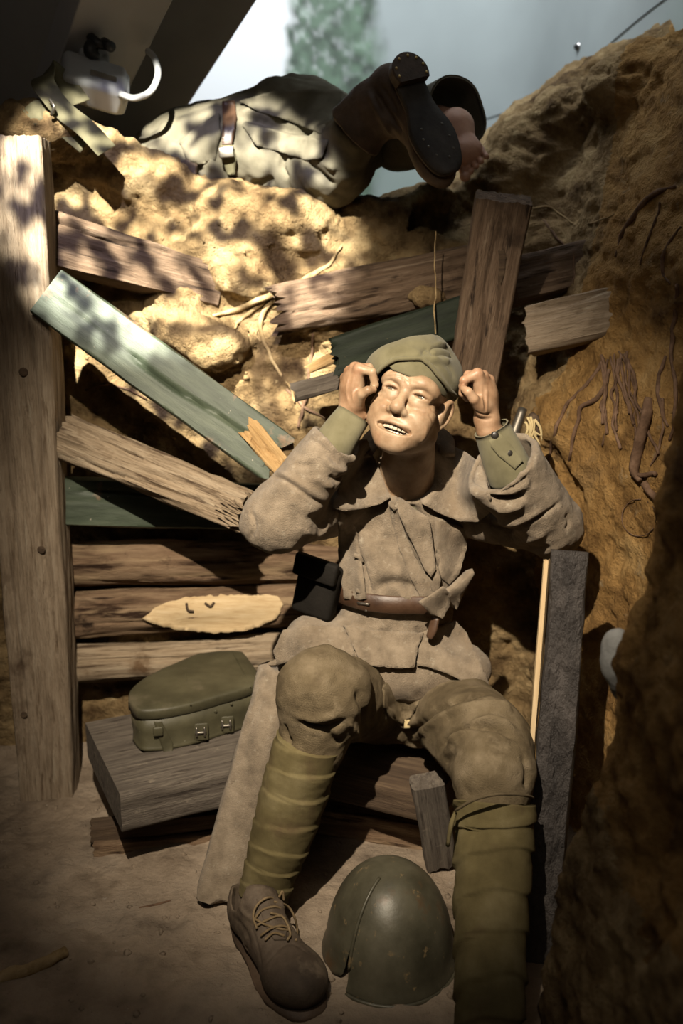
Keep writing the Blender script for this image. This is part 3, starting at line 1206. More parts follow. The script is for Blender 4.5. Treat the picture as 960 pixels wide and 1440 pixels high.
V, F = drape(WB(lg), [(200, 868), (222, 852), (262, 840), (300, 837), (345, 836), (392, 838), (398, 850), (388, 872), (345, 888), (300, 890), (250, 886), (215, 878)],
             0.0050, 0.007, 5, smooth=14, rag=2.0, seed=4)
obj('cut_face', V, F, MATS['fresh_wood'], lg)
for (a, b, c) in (((262, 848), (264, 858), (272, 860)), ((288, 848), (296, 853), (301, 847))):
    pts = []
    for q in (a, b, c):
        h = hit(WB(lg), *q)
        pts.append(np.array(h[0]) - np.array(ray(*q)) * 0.006)
    V, F = tube(pts, 0.0035, 6, 8)
    obj('knot', V, F, MATS['old_dark_wood'], lg)

timber('squared_beam', P(52, 328, 2.53), P(312, 402, 2.70), 0.128, 0.11, 'brown_wood',
       'squared grey-brown beam sloping out of the parapet beside the post top', 'beam', nrm=(0.05, -1, 0.25), seed=9, crack=3, rough=0.004, taper=(1.05, .9))
gp = timber('green_plank', P(64, 408, 2.40), P(386, 640, 2.30), 0.128, 0.030, 'green_paint',
            'long green painted plank sloping down from the post to the elbow of the seated man', 'plank', nrm=(0.05, -1, 0.35), ragB=0.035, seed=11, crack=1, rough=0.0022)
timber('broken_end', P(352, 602, 2.303), P(398, 657, 2.29), 0.05, 0.020, 'splinter_wood', parent=gp, nrm=(0.05, -1, 0.35), ragA=0.03, ragB=0.02, seed=12, rough=0.004, crack=2)
timber('split_log', P(78, 612, 2.42), P(336, 716, 2.28), 0.112, 0.10, 'pale_log',
       'pale split log with a splintered end lying aslant over the lower green plank', 'log', nrm=(0.0, -1, 0.3), prof='round', seed=13, crack=4, rough=0.008, ragA=0.012, ragB=0.03, flat=0.012)
for k in range(9):
    px = 312 + k * 3.4
    py = 715 + 14 * math.sin(k * 2.1) + k * 0.6
    a = P(px, py, 2.285)
    ld = norm(P(336, 716, 2.28) - P(78, 612, 2.42))
    V, F = tube([a - ld * .02, a + ld * (.008 + .02 * random.random()) + np.array([0, -.004, -.004 * (k % 3)])], [0.0026, 0.0006], 4, 3)
    obj('splinter', V, F, MATS['pale_log'], bpy.data.objects['split_log'])
timber('green_plank', P(84, 706, 2.50), P(420, 715, 2.56), 0.128, 0.035, 'green_paint',
       'worn green plank lying level under the pale split log, brown at its left end', 'plank', nrm=(0, -1, 0.12), ragA=0.012, seed=26, crack=1, rough=0.002)
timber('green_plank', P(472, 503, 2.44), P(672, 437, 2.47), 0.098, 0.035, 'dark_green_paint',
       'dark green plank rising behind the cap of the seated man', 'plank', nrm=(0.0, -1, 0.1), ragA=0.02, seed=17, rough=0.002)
timber('round_log', P(392, 432, 2.60), P(690, 372, 2.62), 0.135, 0.12, 'brown_wood',
       'thick brown split log above the dark green plank, left of the stake', 'log', nrm=(0, -1, 0.15), prof='round', ragA=0.05, seed=19, crack=4, rough=0.007)
stake = timber('timber_stake', P(709, 284, 2.33), P(664, 545, 2.46), 0.127, 0.085, 'brown_wood',
               'short brown squared stake standing upright behind the raised hand', 'stake', nrm=(-0.05, -1, 0.0), ragA=0.004, seed=21, crack=3, rough=0.003, taper=(1, .95))
V, F = drape(WB(stake), [(700, 352), (708, 346), (712, 362), (710, 384), (704, 400), (699, 388), (702, 370)], 0.0015, 0.004, 4)
obj('knot', V, F, MATS['old_dark_wood'], stake)
timber('squared_beam', P(722, 392, 2.58), P(905, 348, 2.66), 0.115, 0.09, 'brown_wood',
       'orange-brown beam set in the earth to the right of the stake, upper of two', 'beam', nrm=(-0.1, -1, 0.25), seed=23, crack=1, rough=0.003)
timber('squared_beam', P(738, 462, 2.48), P(900, 425, 2.36), 0.115, 0.08, 'weathered_wood',
       'rough grey-brown beam end jutting from the right bank below the orange-brown beam', 'beam', nrm=(-0.25, -1, 0.35), seed=24, crack=3, rough=0.005, ragA=0.012, ragB=0.01)
timber('splintered_board', P(412, 552, 2.52), P(500, 528, 2.50), 0.045, 0.02, 'bench_wood',
       'grey splintered board end behind the wrist of the left raised hand', 'board', ragA=0.01, seed=27, rough=0.003)
timber('splintered_board', P(432, 520, 2.54), P(498, 486, 2.53), 0.028, 0.02, 'splinter_wood',
       'tan splintered lath beneath the tip of the dark green plank', 'board', ragA=0.02, ragB=0.02, seed=28, rough=0.004)
tb = timber('tarred_board', P(799, 775, 1.96), P(758, 1372, 1.75), 0.082, 0.035, 'tarred_board',
            'black tarred board with one pale sawn edge leaning on the right bank', 'board', nrm=(-0.16, -1, 0.25), seed=31, rough=0.007, taper=(0.86, 1.0))
timber('sawn_edge', P(768, 788, 1.975), P(722, 1372, 1.765), 0.016, 0.034, 'fresh_wood', parent=tb, nrm=(-0.3, -1, 0.25), seed=32, rough=0.002, ragA=0.01)

# bench and the boards under it
BZ = 0.235


def bench_board(front_l, front_r, back_r, back_l, z, th, m, label, seed, cat='bench'):
    q = [PZ(*front_l, z), PZ(*front_r, z), PZ(*back_r, z), PZ(*back_l, z)]
    a, b = 0.5 * (q[0] + q[3]), 0.5 * (q[1] + q[2])
    w = 0.5 * (np.linalg.norm(q[0] - q[3]) + np.linalg.norm(q[1] - q[2]))
    return timber('bench_board', a, b, w, th, m, label, cat, nrm=(0, 0, 1), seed=seed, rough=0.003, crack=3)


bench_board((112, 1128), (480, 1035), (500, 950), (168, 1008), BZ, 0.10, 'bench_wood',
            'grey wooden bench board carrying the green box', 41)
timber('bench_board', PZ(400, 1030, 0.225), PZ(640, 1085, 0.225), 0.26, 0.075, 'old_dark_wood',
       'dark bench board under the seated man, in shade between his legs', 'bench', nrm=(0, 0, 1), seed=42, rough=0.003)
timber('wood_block', P(603, 1108, 2.0), P(622, 1222, 2.06), 0.075, 0.05, 'bench_wood',
       'short upright wooden block under the bench beside the right knee', 'block', nrm=(0.05, -1, 0.2), seed=43, ragB=0.008)
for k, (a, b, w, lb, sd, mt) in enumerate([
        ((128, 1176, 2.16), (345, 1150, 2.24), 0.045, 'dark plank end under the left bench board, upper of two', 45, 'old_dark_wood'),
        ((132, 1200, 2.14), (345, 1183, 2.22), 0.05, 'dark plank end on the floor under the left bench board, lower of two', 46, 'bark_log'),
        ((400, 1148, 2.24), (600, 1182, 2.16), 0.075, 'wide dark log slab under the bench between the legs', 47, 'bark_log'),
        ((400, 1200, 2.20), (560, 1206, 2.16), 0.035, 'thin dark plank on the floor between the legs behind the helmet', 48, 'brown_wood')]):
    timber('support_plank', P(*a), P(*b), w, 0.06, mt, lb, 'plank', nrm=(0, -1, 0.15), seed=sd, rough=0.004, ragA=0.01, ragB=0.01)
# ------------------------------------------------------------------ the seated man
man = thing('person', 'grimacing man in brown wool coat seated on the bench, hands raised to his cap', 'person', (0.10, 2.2, 0.0))

# ---- head frame
HS = 1.09
E0 = P(571, 552.5, 2.055)                      # point between the eyes
_c = -norm(E0 - CAM)
_r0 = norm(np.cross((0, 0, 1), _c))
if _r0[0] < 0:
    _r0 = -_r0
_u0 = norm(np.cross(_c, _r0))
if _u0[2] < 0:
    _u0 = -_u0
YAW, HP, ROLL = math.radians(15), math.radians(10), math.radians(16.5)
HF_ = norm(_c * math.cos(YAW) * math.cos(HP) - _r0 * math.sin(YAW) * math.cos(HP) + _u0 * math.sin(HP))
_u1 = _u0 * math.cos(ROLL) + _r0 * math.sin(ROLL)
HU = norm(_u1 - HF_ * np.dot(_u1, HF_))
HR = np.cross(HU, HF_)
if np.dot(HR, _r0) < 0:
    HR = -HR
HB = -HF_


def hw(x, y, z):
    """head coordinates (m, unscaled; x viewer's right, -y out of the face, z up; 0,-.085,0 between the eyes) to world"""
    return E0 + HS * (x * HR + (y + 0.085) * HB + z * HU)


HAX = np.array([HR, HB, HU])


def h_ell(s, c, r, k, mode='add', rot=0.0):
    A = HAX
    if rot:
        cc, ss = math.cos(rot), math.sin(rot)
        A = np.array([HR * cc + HU * ss, HB, HU * cc - HR * ss])
    s.ell(hw(*c), np.asarray(r) * HS, k * HS, A, mode)


def h_cone(s, a, b, ra, rb, k, mode='add'):
    s.cone(hw(*a), hw(*b), ra * HS, rb * HS, k * HS, mode)


def h_chain(s, pts, r, k, mode='add'):
    pts = smooth_path(pts, max(len(pts) * 3, 6))
    for i in range(len(pts) - 1):
        h_cone(s, pts[i], pts[i + 1], r, r, k, mode)


NECK0, NECK1 = hw(0.0, 0.030, -0.065), P(570, 690, 2.27)
bs_ = SDF((-0.12, 1.92, 0.55), (0.46, 2.48, 1.27), 0.0022)
# torso and arms inside the coat, one surface with head and hands
bs_.ell(P(567, 745, 2.29), (0.125, 0.085, 0.13), 0.0)
bs_.cone(P(500, 705, 2.29), P(645, 705, 2.29), 0.05, 0.05, 0.06)
SHL, ELL, WRL = P(490, 708, 2.28), P(392, 727, 2.085), P(497, 583, 2.105)
SHR, ELR, WRR = P(655, 704, 2.29), P(776, 735, 2.115), P(687, 604, 2.055)
for a, b, c in ((SHL, ELL, WRL), (SHR, ELR, WRR)):
    bs_.cone(a, b, 0.046, 0.040, 0.03)
    bs_.cone(b, c, 0.040, 0.027, 0.02)
# neck
bs_.cone(NECK1, NECK0, 0.066, 0.055, 0.05)
# skull and face
h_ell(bs_, (-.010, .014, .034), (.067, .094, .080), 0.0)
h_ell(bs_, (-.003, -.038, .044), (.053, .044, .047), .03)
h_ell(bs_, (0, -.030, -.043), (.056, .060, .060), .03)
h_ell(bs_, (0, -.048, -.067), (.046, .044, .037), .03)
h_ell(bs_, (0, -.079, -.0935), (.021, .015, .014), .024)
for s in (-1, 1):
    h_cone(bs_, (s * .047, -.012, -.064), (s * .016, -.074, -.0935), .013, .012, .035)
    h_ell(bs_, (s * .041, -.066, -.026), (.020, .017, .017), .03)
    h_ell(bs_, (s * .037, -.067, -.046), (.018, .017, .018), .025)
    h_chain(bs_, [(s * .010, -.091, .018), (s * .030, -.0885, .0235), (s * .050, -.070, .015)], .0065, .018)
    # sockets, lids, eye slit
    h_ell(bs_, (s * .0325, -.101, .001), (.018, .0155, .0095), .012, 'cut')
    h_ell(bs_, (s * .0320, -.0760, -.001), (.0165, .0140, .0140), .006)
    h_chain(bs_, [(s * .014, -.0880, .001), (s * .024, -.0915, .0062), (s * .034, -.0905, .0068), (s * .047, -.0810, .001)], .0033, .005)
    h_chain(bs_, [(s * .014, -.0880, -.003), (s * .025, -.0903, -.0062), (s * .035, -.0893, -.0065), (s * .047, -.0805, -.003)], .0027, .005)
    h_chain(bs_, [(s * .017, -.0870, -.0125), (s * .028, -.0870, -.0160), (s * .042, -.0790, -.0135)], .0026, .010)
    h_ell(bs_, (s * .0310, -.094, -.0003), (.0130, .0105, .0027), .0016, 'cut', rot=-s * .10)
# brow knot
h_ell(bs_, (0, -.090, .018), (.010, .008, .010), .014)
# nose
h_cone(bs_, (0, -.089, .008), (0, -.109, -.028), .0072, .0100, .012)
h_ell(bs_, (0, -.1125, -.0335), (.0130, .0130, .0115), .010)
for s in (-1, 1):
    h_ell(bs_, (s * .0145, -.1005, -.0380), (.0080, .0105, .0080), .007)
    h_ell(bs_, (s * .0068, -.1090, -.0460), (.0040, .0060, .0045), .002, 'cut')
    # smile folds from nose wing past the mouth
    h_chain(bs_, [(s * .021, -.0975, -.034), (s * .034, -.0890, -.048), (s * .044, -.0770, -.064), (s * .045, -.0710, -.076)], .0022, .011, 'cut')
    h_chain(bs_, [(s * .030, -.0930, -.038), (s * .044, -.0800, -.051), (s * .052, -.0660, -.068)], .0045, .016)
# muzzle and mouth
h_ell(bs_, (0, -.072, -.070), (.043, .026, .024), .02)
h_ell(bs_, (.002, -.092, -.0715), (.0355, .022, .0100), .004, 'cut')
LIPU = [(-.0350, -.0760, -.0675), (-.024, -.0885, -.0620), (-.007, -.0970, -.0605), (.011, -.0968, -.0615), (.028, -.0865, -.0655), (.0390, -.0720, -.0710)]
LIPL = [(-.0350, -.0750, -.0685), (-.024, -.0840, -.0810), (0, -.0920, -.0862), (.022, -.0845, -.0860), (.0390, -.0710, -.0730)]
h_chain(bs_, LIPU, .0030, .005)
h_chain(bs_, LIPL, .0042, .007)
h_chain(bs_, [(-.020, -.0835, -.0955), (0, -.0885, -.0970), (.020, -.0835, -.0960)], .0015, .012, 'cut')
# ears
for s in (-1, 1):
    rot = s * 0.12
    ex = -.0075 if s > 0 else 0.0
    h_ell(bs_, (s * .0675 + ex, -.002, -.016), (.0085, .018, .030), .008, rot=-rot)
    h_chain(bs_, [(s * .068 + ex, -.014, .002), (s * .074 + ex, .000, .016), (s * .077 + ex, .016, .000), (s * .074 + ex, .010, -.026), (s * .067 + ex, -.008, -.044)], .0044, .003)
    h_ell(bs_, (s * .081 + ex, -.004, -.012), (.0065, .0085, .015), .004, 'cut')


# ---- hands: palm plus five separate, bent fingers each
def hand(s, wrist, knuckles, fingers, thumb, r=0.0088):
    wr = np.asarray(wrist)
    kn = [np.asarray(q) for q in knuckles]
    # palm: a fan of tapered bones fused together
    for q in kn:
        s.cone(wr, q, 0.0205, 0.0120, 0.014)
    c = (wr + sum(kn) / len(kn) * 1.4) / 2.4
    s.ell(c, (0.022, 0.026, 0.026), 0.02)
    for f in fingers:
        f = [np.asarray(q) for q in f]
        rr = [r * 1.12, r * 1.02, r * 0.90, r * 0.72]
        s.cone(f[0], f[1], rr[0], rr[1], 0.007)
        s.cone(f[1], f[2], rr[1], rr[2], 0.002)
        s.cone(f[2], f[3], rr[2], rr[3], 0.002)
    t = [np.asarray(q) for q in thumb]
    s.cone(t[0], t[1], r * 1.75, r * 1.20, 0.014)
    s.cone(t[1], t[2], r * 1.20, r * 1.05, 0.003)
    s.cone(t[2], t[3], r * 1.05, r * 0.80, 0.002)


D1 = 0.0195
# viewer's left hand: seen on the thumb side, fingers stacked away from the camera, pinching the cap edge
kL = [P(505, 519, 2.082), P(499, 517, 2.082 + D1), P(492, 522, 2.082 + 2 * D1), P(486, 532, 2.082 + 2.9 * D1)]
fL = [[kL[0], P(523, 523, 2.070), P(527, 541, 2.072), P(522, 549, 2.080)],
      [kL[1], P(519, 517, 2.070 + D1), P(527, 534, 2.070 + D1), P(523, 546, 2.078 + D1)],
      [kL[2], P(512, 519, 2.070 + 2 * D1), P(522, 534, 2.070 + 2 * D1), P(519, 545, 2.078 + 2 * D1)],
      [kL[3], P(505, 527, 2.072 + 3 * D1), P(515, 538, 2.072 + 3 * D1), P(514, 547, 2.078 + 3 * D1)]]
tL = [P(501, 567, 2.082), P(509, 554, 2.060), P(517, 549, 2.052), P(525, 548, 2.060)]
hand(bs_, P(494, 572, 2.105), kL, fL, tL)
# viewer's right hand: back of the hand to the right, fingers curling left and down over the cap edge
kR = [P(671, 526, 2.030), P(679, 529, 2.030 + D1), P(687, 535, 2.030 + 2 * D1), P(690, 544, 2.030 + 3 * D1)]
fR = [[kR[0], P(652, 535, 2.022), P(650, 553, 2.030), P(656, 561, 2.040)],
      [kR[1], P(658, 527, 2.020 + D1), P(650, 543, 2.022 + D1), P(654, 556, 2.034 + D1)],
      [kR[2], P(666, 528, 2.020 + 2 * D1), P(656, 541, 2.022 + 2 * D1), P(658, 553, 2.034 + 2 * D1)],
      [kR[3], P(674, 534, 2.022 + 3 * D1), P(664, 545, 2.022 + 3 * D1), P(665, 556, 2.034 + 3 * D1)]]
tR = [P(677, 575, 2.030), P(666, 561, 2.008), P(658, 551, 2.004), P(651, 546, 2.012)]
hand(bs_, P(684, 588, 2.055), kR, fR, tR)
BV, BF = bs_.mesh()
del bs_
BB = bvh_of(BV, BF)
BV = sculpt(BV, BF, [
    ([(524, 552), (530, 556), (536, 557)], 1.6, -0.00180), ([(523, 558), (530, 562), (538, 562)], 1.6, -0.00180),
    ([(606, 566), (614, 571), (620, 578)], 1.8, -0.00210), ([(604, 574), (611, 580), (616, 587)], 1.8, -0.00210),
    ([(602, 582), (607, 590), (609, 600)], 1.8, -0.00180),
    ([(545, 523), (560, 520), (580, 528)], 2.2, -0.00180), ([(540, 530), (560, 529), (590, 541)], 2.0, -0.00150),
    ([(600, 598), (597, 614), (589, 626)], 3.0, 0.00120), ([(566, 530), (567, 540)], 1.6, -0.00135), ([(574, 532), (575, 541)], 1.6, -0.00135),
    ([(490, 528), (487, 548), (490, 566)], 2.0, 0.00180), ([(497, 526), (496, 548), (496, 564)], 2.0, 0.00150),
    ([(684, 545), (684, 562), (684, 582)], 2.2, 0.00210), ([(676, 540), (677, 560), (680, 580)], 2.0, 0.00180),
    ([(668, 578), (678, 583), (692, 582)], 2.0, -0.00240), ([(668, 586), (680, 590), (694, 588)], 2.0, -0.00180),
], BB)
body = obj('body', BV, BF, MATS['skin'], man)
# own colour of the skin: lips, knuckles, brows, grime; plus painted crease shade on the lids
tint = np.ones((len(BV), 3))
Q = ((BV - E0) / HS) @ HAX.T
hx_, hy_, hz_ = Q[:, 0], Q[:, 1] - 0.085, Q[:, 2]


def seg_d(pts):
    W = np.array([hw(*p) for p in smooth_path(pts, 14)])
    best = np.full(len(BV), 9.0)
    near = np.nonzero(np.linalg.norm(BV - W.mean(0), axis=1) < 0.12)[0]
    for a, b in zip(W[:-1], W[1:]):
        ab = b - a
        t = np.clip(((BV[near] - a) @ ab) / (ab @ ab), 0, 1)
        best[near] = np.minimum(best[near], np.linalg.norm(BV[near] - a - t[:, None] * ab, axis=1))
    return best


def paint(mask, c):
    global tint
    tint = tint * (1 - mask[:, None]) + tint * np.asarray(c) * mask[:, None]


lip = np.minimum(seg_d(LIPU), seg_d(LIPL))
paint(sstep(.0075, .0035, lip) * 0.8, (0.85, 0.60, 0.55))
cav = (np.abs(hx_ - .002) < .036) & (np.abs(hz_ + .0720) < .0085) & (hy_ < -.045) & (lip > .0037) & (hy_ > -.092 + 17 * hx_ ** 2)
paint(cav * 1.0, (0.12, 0.05, 0.045))
for s in (-1, 1):
    br_ = seg_d([(s * .013, -.097, .019), (s * .030, -.096, .0245), (s * .048, -.080, .019)])
    paint(sstep(.0060, .0025, br_) * np.clip(0.55 + 0.5 * fbm(BV, 500, 2, 3), 0, 0.8), (0.52, 0.45, 0.38))
    ld = seg_d([(s * .016, -.092, .001), (s * .031, -.094, .0035), (s * .046, -.084, .000)])
    paint(sstep(.0050, .0015, ld) * 0.85, (0.40, 0.28, 0.22))  # shade of the upper-lid crease put into the tint
hnd = (np.linalg.norm(BV - E0, axis=1) > 0.10) & (BV[:, 2] > WRR[2] - 0.05) & ((BV[:, 0] < hw(-.085, 0, 0)[0]) | (BV[:, 0] > P(640, 560, 2.05)[0]))
kd = np.min([np.linalg.norm(BV - k, axis=1) for k in kL + kR + [f[1] for f in fL + fR]], axis=0)
paint(hnd * 0.55, (0.98, 0.84, 0.80))
paint(hnd * sstep(.022, .008, kd) * 0.6, (0.98, 0.80, 0.76))
paint(0.30 * np.clip(fbm(BV, 22, 3, 12), 0, 1), (0.78, 0.66, 0.52))
ta = body.data.attributes.new('tint', 'FLOAT_COLOR', 'POINT')
ta.data.foreach_set('color', np.column_stack([tint, np.ones(len(tint))]).astype(np.float32).ravel())


def ball(c, r, m=14, n=9, axes=None):
    A = np.eye(3) if axes is None else np.asarray(axes)
    r = np.full(3, r) if np.isscalar(r) else np.asarray(r)
    V = []
    for i in range(n + 1):
        ph = math.pi * i / n
        for j in range(m):
            th = 2 * math.pi * j / m
            q = np.array([math.sin(ph) * math.cos(th), math.sin(ph) * math.sin(th), math.cos(ph)]) * r
            V.append(np.asarray(c) + q @ A)
    return np.array(V), grid_faces(n + 1, m)


for s in (-1, 1):
    V, F = ball(hw(s * .0315, -.0765, -.0005), .0121 * HS, 18, 12)
    ey = obj('eye', V, F, MATS['eye_white'], man)
    d_ = norm(hw(s * .0315, -.0765, -.0005) * 0 + HF_ * 1.0 + HR * -0.12 + HU * 0.12)
    V, F = disc_button(hw(s * .0315, -.0765, -.0005) + d_ * .0112 * HS, d_, .0052 * HS, .0014, 16)
    obj('iris', V, F, MATS['iris'], ey)
V, F = ball(hw(0, -.068, -.072), np.array([.038, .010, .011]) * HS, 16, 8, HAX)
obj('mouth_lining', V, F, MATS['mouth_dark'], man)
for k in range(8):
    x = (k - 3.5) * .0078
    y = -.0905 + 17.0 * x * x
    a = math.atan(34 * x)
    ax = (HR * math.cos(a) + HB * math.sin(a), HB * math.cos(a) - HR * math.sin(a), HU)
    hh = .0060 if k in (3, 4) else .0052
    V, F = box(hw(x, y, -.0675 - .0010 * abs(k - 3.5) * 0.4), ax, (.0038 * HS, .0022 * HS, hh * HS))
    bevel(obj('tooth', V, F, MATS['tooth'], man), .0016)
for k in range(6):
    x = (k - 2.5) * .0062
    y = -.0850 + 17.0 * x * x
    a = math.atan(34 * x)
    ax = (HR * math.cos(a) + HB * math.sin(a), HB * math.cos(a) - HR * math.sin(a), HU)
    V, F = box(hw(x, y, -.0800), ax, (.0028 * HS, .0020 * HS, .0034 * HS))
    bevel(obj('tooth', V, F, MATS['tooth'], man), .001)

# ---- hair: short dark band under the cap at the temple and nape
CC = np.array([-0.025, 0.008, 0.050])           # cap centre in head coordinates


def h_shell(r, upper, lower, n_t=96, n_p=14, thick=0.004, dent=None):
    """shell over the skull: upper/lower are functions of azimuth giving elevation (rad) above the cap centre"""
    V = []
    r = np.asarray(r)
    for layer in (0, 1):
        for j in range(n_p + 1):
            for i in range(n_t):
                th = 2 * math.pi * i / n_t          # 0 = front (face), +pi/2 viewer's right
                lo_, up_ = lower(th), upper(th)
                ph = up_ + (lo_ - up_) * j / n_p
                rr = r - (thick if layer else 0)
                q = CC + rr * np.array([math.cos(ph) * math.sin(th), -math.cos(ph) * math.cos(th), math.sin(ph)])
                if dent is not None:
                    q = q + dent(th, ph, q)
                V.append(hw(*q))
    V = np.array(V)
    f0 = grid_faces(n_p + 1, n_t)
    k = (n_p + 1) * n_t
    F = [tuple(f[::-1]) for f in f0] + [tuple(i + k for i in f) for f in f0]
    for row in (0, n_p):
        for i in range(n_t):
            a, b = row * n_t + i, row * n_t + (i + 1) % n_t
            F.append((a, b, b + k, a + k) if row == 0 else (b, a, a + k, b + k))
    return V, F


def az_curve(pts, r, default):
    """pixel points on an ellipsoid shell -> elevation as a function of azimuth"""
    R_ = np.asarray(r) * HS
    c = hw(*CC)
    out = []
    for px, py in pts:
        d = HAX @ norm(ray(px, py)) / R_
        o = HAX @ (CAM - c) / R_
        A_, B_, C_ = d @ d, 2 * o @ d, o @ o - 1
        D_ = B_ * B_ - 4 * A_ * C_
        if D_ < 0:
            t = -B_ / (2 * A_)
        else:
            t = (-B_ - math.sqrt(D_)) / (2 * A_)
        q = o + t * d
        q = q / np.linalg.norm(q)
        out.append((math.atan2(q[0], -q[1]), math.asin(np.clip(q[2], -1, 1))))
    out.sort()
    a = np.array(out)
    th = np.r_[a[-1, 0] - 2 * math.pi, a[:, 0], a[0, 0] + 2 * math.pi]
    # fill the unseen back
    back0, back1 = a[-1, 0], a[0, 0] + 2 * math.pi
    xs = np.r_[a[:, 0], (back0 + (back1 - back0) * np.array([.2, .5, .8]))]
    ys = np.r_[a[:, 1], np.full(3, default)]
    k = np.argsort(xs)
    xs, ys = xs[k], ys[k]

    def f(t):
        t = (t - a[0, 0]) % (2 * math.pi) + a[0, 0]
        return float(np.interp(t, np.r_[xs, xs[0] + 2 * math.pi], np.r_[ys, ys[0]]))
    return f


r_in, r_out = (.0925, .1165, .0770), (.0970, .121, .0800)
low_edge = az_curve([(519, 548), (527, 533), (536, 518), (547, 514), (552, 521), (575, 530), (605, 545), (622, 557), (640, 570)], r_in, -0.42)
rim_edge = az_curve([(518, 552), (521, 540), (531, 524), (545, 511), (558, 505), (577, 504), (592, 504), (604, 513), (616, 528), (632, 549), (646, 566)], r_out, -0.34)


def dent_crown(th, ph, q):
    # the crown is folded: a ridge along the middle and a pinch on the viewer's right
    rdg = 0.007 * math.exp(-((q[0] - 0.005) / 0.030) ** 2) * sstep(0.3, 1.1, ph)
    w = 0.003 * math.sin(7 * th + 3 * ph) * sstep(0.1, 0.7, ph)
    e = (q - CC) / np.linalg.norm(q - CC)
    flat = sstep(0.55, 1.0, float(e @ np.array([-0.62, -0.25, 0.74])))
    flat2 = sstep(0.75, 1.0, float(e @ np.array([0.70, -0.35, 0.62])))
    return np.array([0, 0, rdg]) + q * w * 3 - (q - CC) * (0.26 * flat + 0.06 * flat2)


cap = None
V, F = h_shell(r_out, lambda t: math.pi / 2 - 0.01, rim_edge, 120, 26, 0.005, dent_crown)
CF = np.array(F)
V = sculpt(V, CF, [
    ([(606, 497), (614, 493), (624, 494), (636, 500)], 5, -.014), ([(600, 490), (612, 484), (628, 486)], 4, .009), ([(604, 503), (618, 506), (632, 508)], 4, .009),
    ([(590, 504), (596, 496), (606, 486), (616, 480)], 3, -.007), ([(560, 490), (580, 492), (592, 500)], 5, .004), ([(585, 502), (592, 500), (600, 506)], 4, .005),
    ([(606, 508), (622, 522), (640, 548)], 3.5, -.005), ([(535, 508), (550, 498), (575, 494)], 5, -.003),
    ([(545, 495), (570, 484), (600, 478)], 6, .003), ([(612, 500), (630, 515), (640, 535)], 5, -.004)])
cap = obj('cap', V, CF, MATS['khaki_cloth'], man)
V, F = h_shell(r_in, lambda t: rim_edge(t) + 0.30, low_edge, 120, 14, 0.005)
cb = obj('cap_turn_up', V, F, MATS['khaki_cloth'], cap)
rp = []
for t in np.linspace(-1.35, 1.55, 44):
    ph = rim_edge(t)
    r = np.asarray(r_out) + .0005
    rp.append(hw(*(CC + r * np.array([math.cos(ph) * math.sin(t), -math.cos(ph) * math.cos(t), math.sin(ph)]))))
V, F = tube(rp, 0.0042 * HS, 8, 90)
obj('cap_piping', V, F, MATS['khaki_cloth'], cap)
V, F = h_shell((.0795, .100, .092), lambda t: 0.05, lambda t: -0.42 - 0.28 * sstep(1.2, 2.2, abs((t + math.pi) % (2 * math.pi) - math.pi)) if abs((t + math.pi) % (2 * math.pi) - math.pi) > 1.0 else -0.02, 96, 10, 0.004)
mat('hair', [(0.020, 0.014, 0.009), (0.045, 0.030, 0.020)], 90, 0.7, 0.8, 500, bdist=0.002)
obj('hair', V, F, MATS['hair'], man)

# ------------------------------------------------------------------ coat
cs_ = SDF((-0.36, 1.86, 0.28), (0.66, 2.62, 1.13), 0.0042)
cs_.ell(P(565, 742, 2.285), (0.148, 0.102, 0.135), 0.0)
cs_.ell(P(556, 815, 2.255), (0.136, 0.108, 0.105), 0.05)
cs_.cone(P(573, 692, 2.29), P(578, 630, 2.315), 0.105, 0.080, 0.04, flat_end=True)
cs_.cone(P(515, 692, 2.29), P(632, 690, 2.30), 0.062, 0.062, 0.05)
cs_.ell(P(558, 862, 2.265), (0.136, 0.102, 0.055), 0.03)
cs_.ell(P(545, 935, 2.265), (0.205, 0.150, 0.085), 0.05)
cs_.cone(P(440, 905, 2.20), P(655, 940, 2.20), 0.070, 0.060, 0.05)
# sleeves
cs_.cone(P(492, 705, 2.27), P(398, 727, 2.08), 0.074, 0.070, 0.03)
cs_.cone(P(392, 727, 2.075), P(472, 622, 2.075), 0.073, 0.055, 0.02, flat_end=True)
cs_.ell(P(372, 738, 2.08), (0.052, 0.05, 0.040), 0.03)
cs_.cone(P(655, 712, 2.28), P(775, 742, 2.11), 0.070, 0.066, 0.03)
cs_.cone(P(772, 735, 2.105), P(705, 652, 2.035), 0.068, 0.084, 0.02, flat_end=True)
cs_.ell(P(783, 748, 2.12), (0.045, 0.05, 0.045), 0.03)
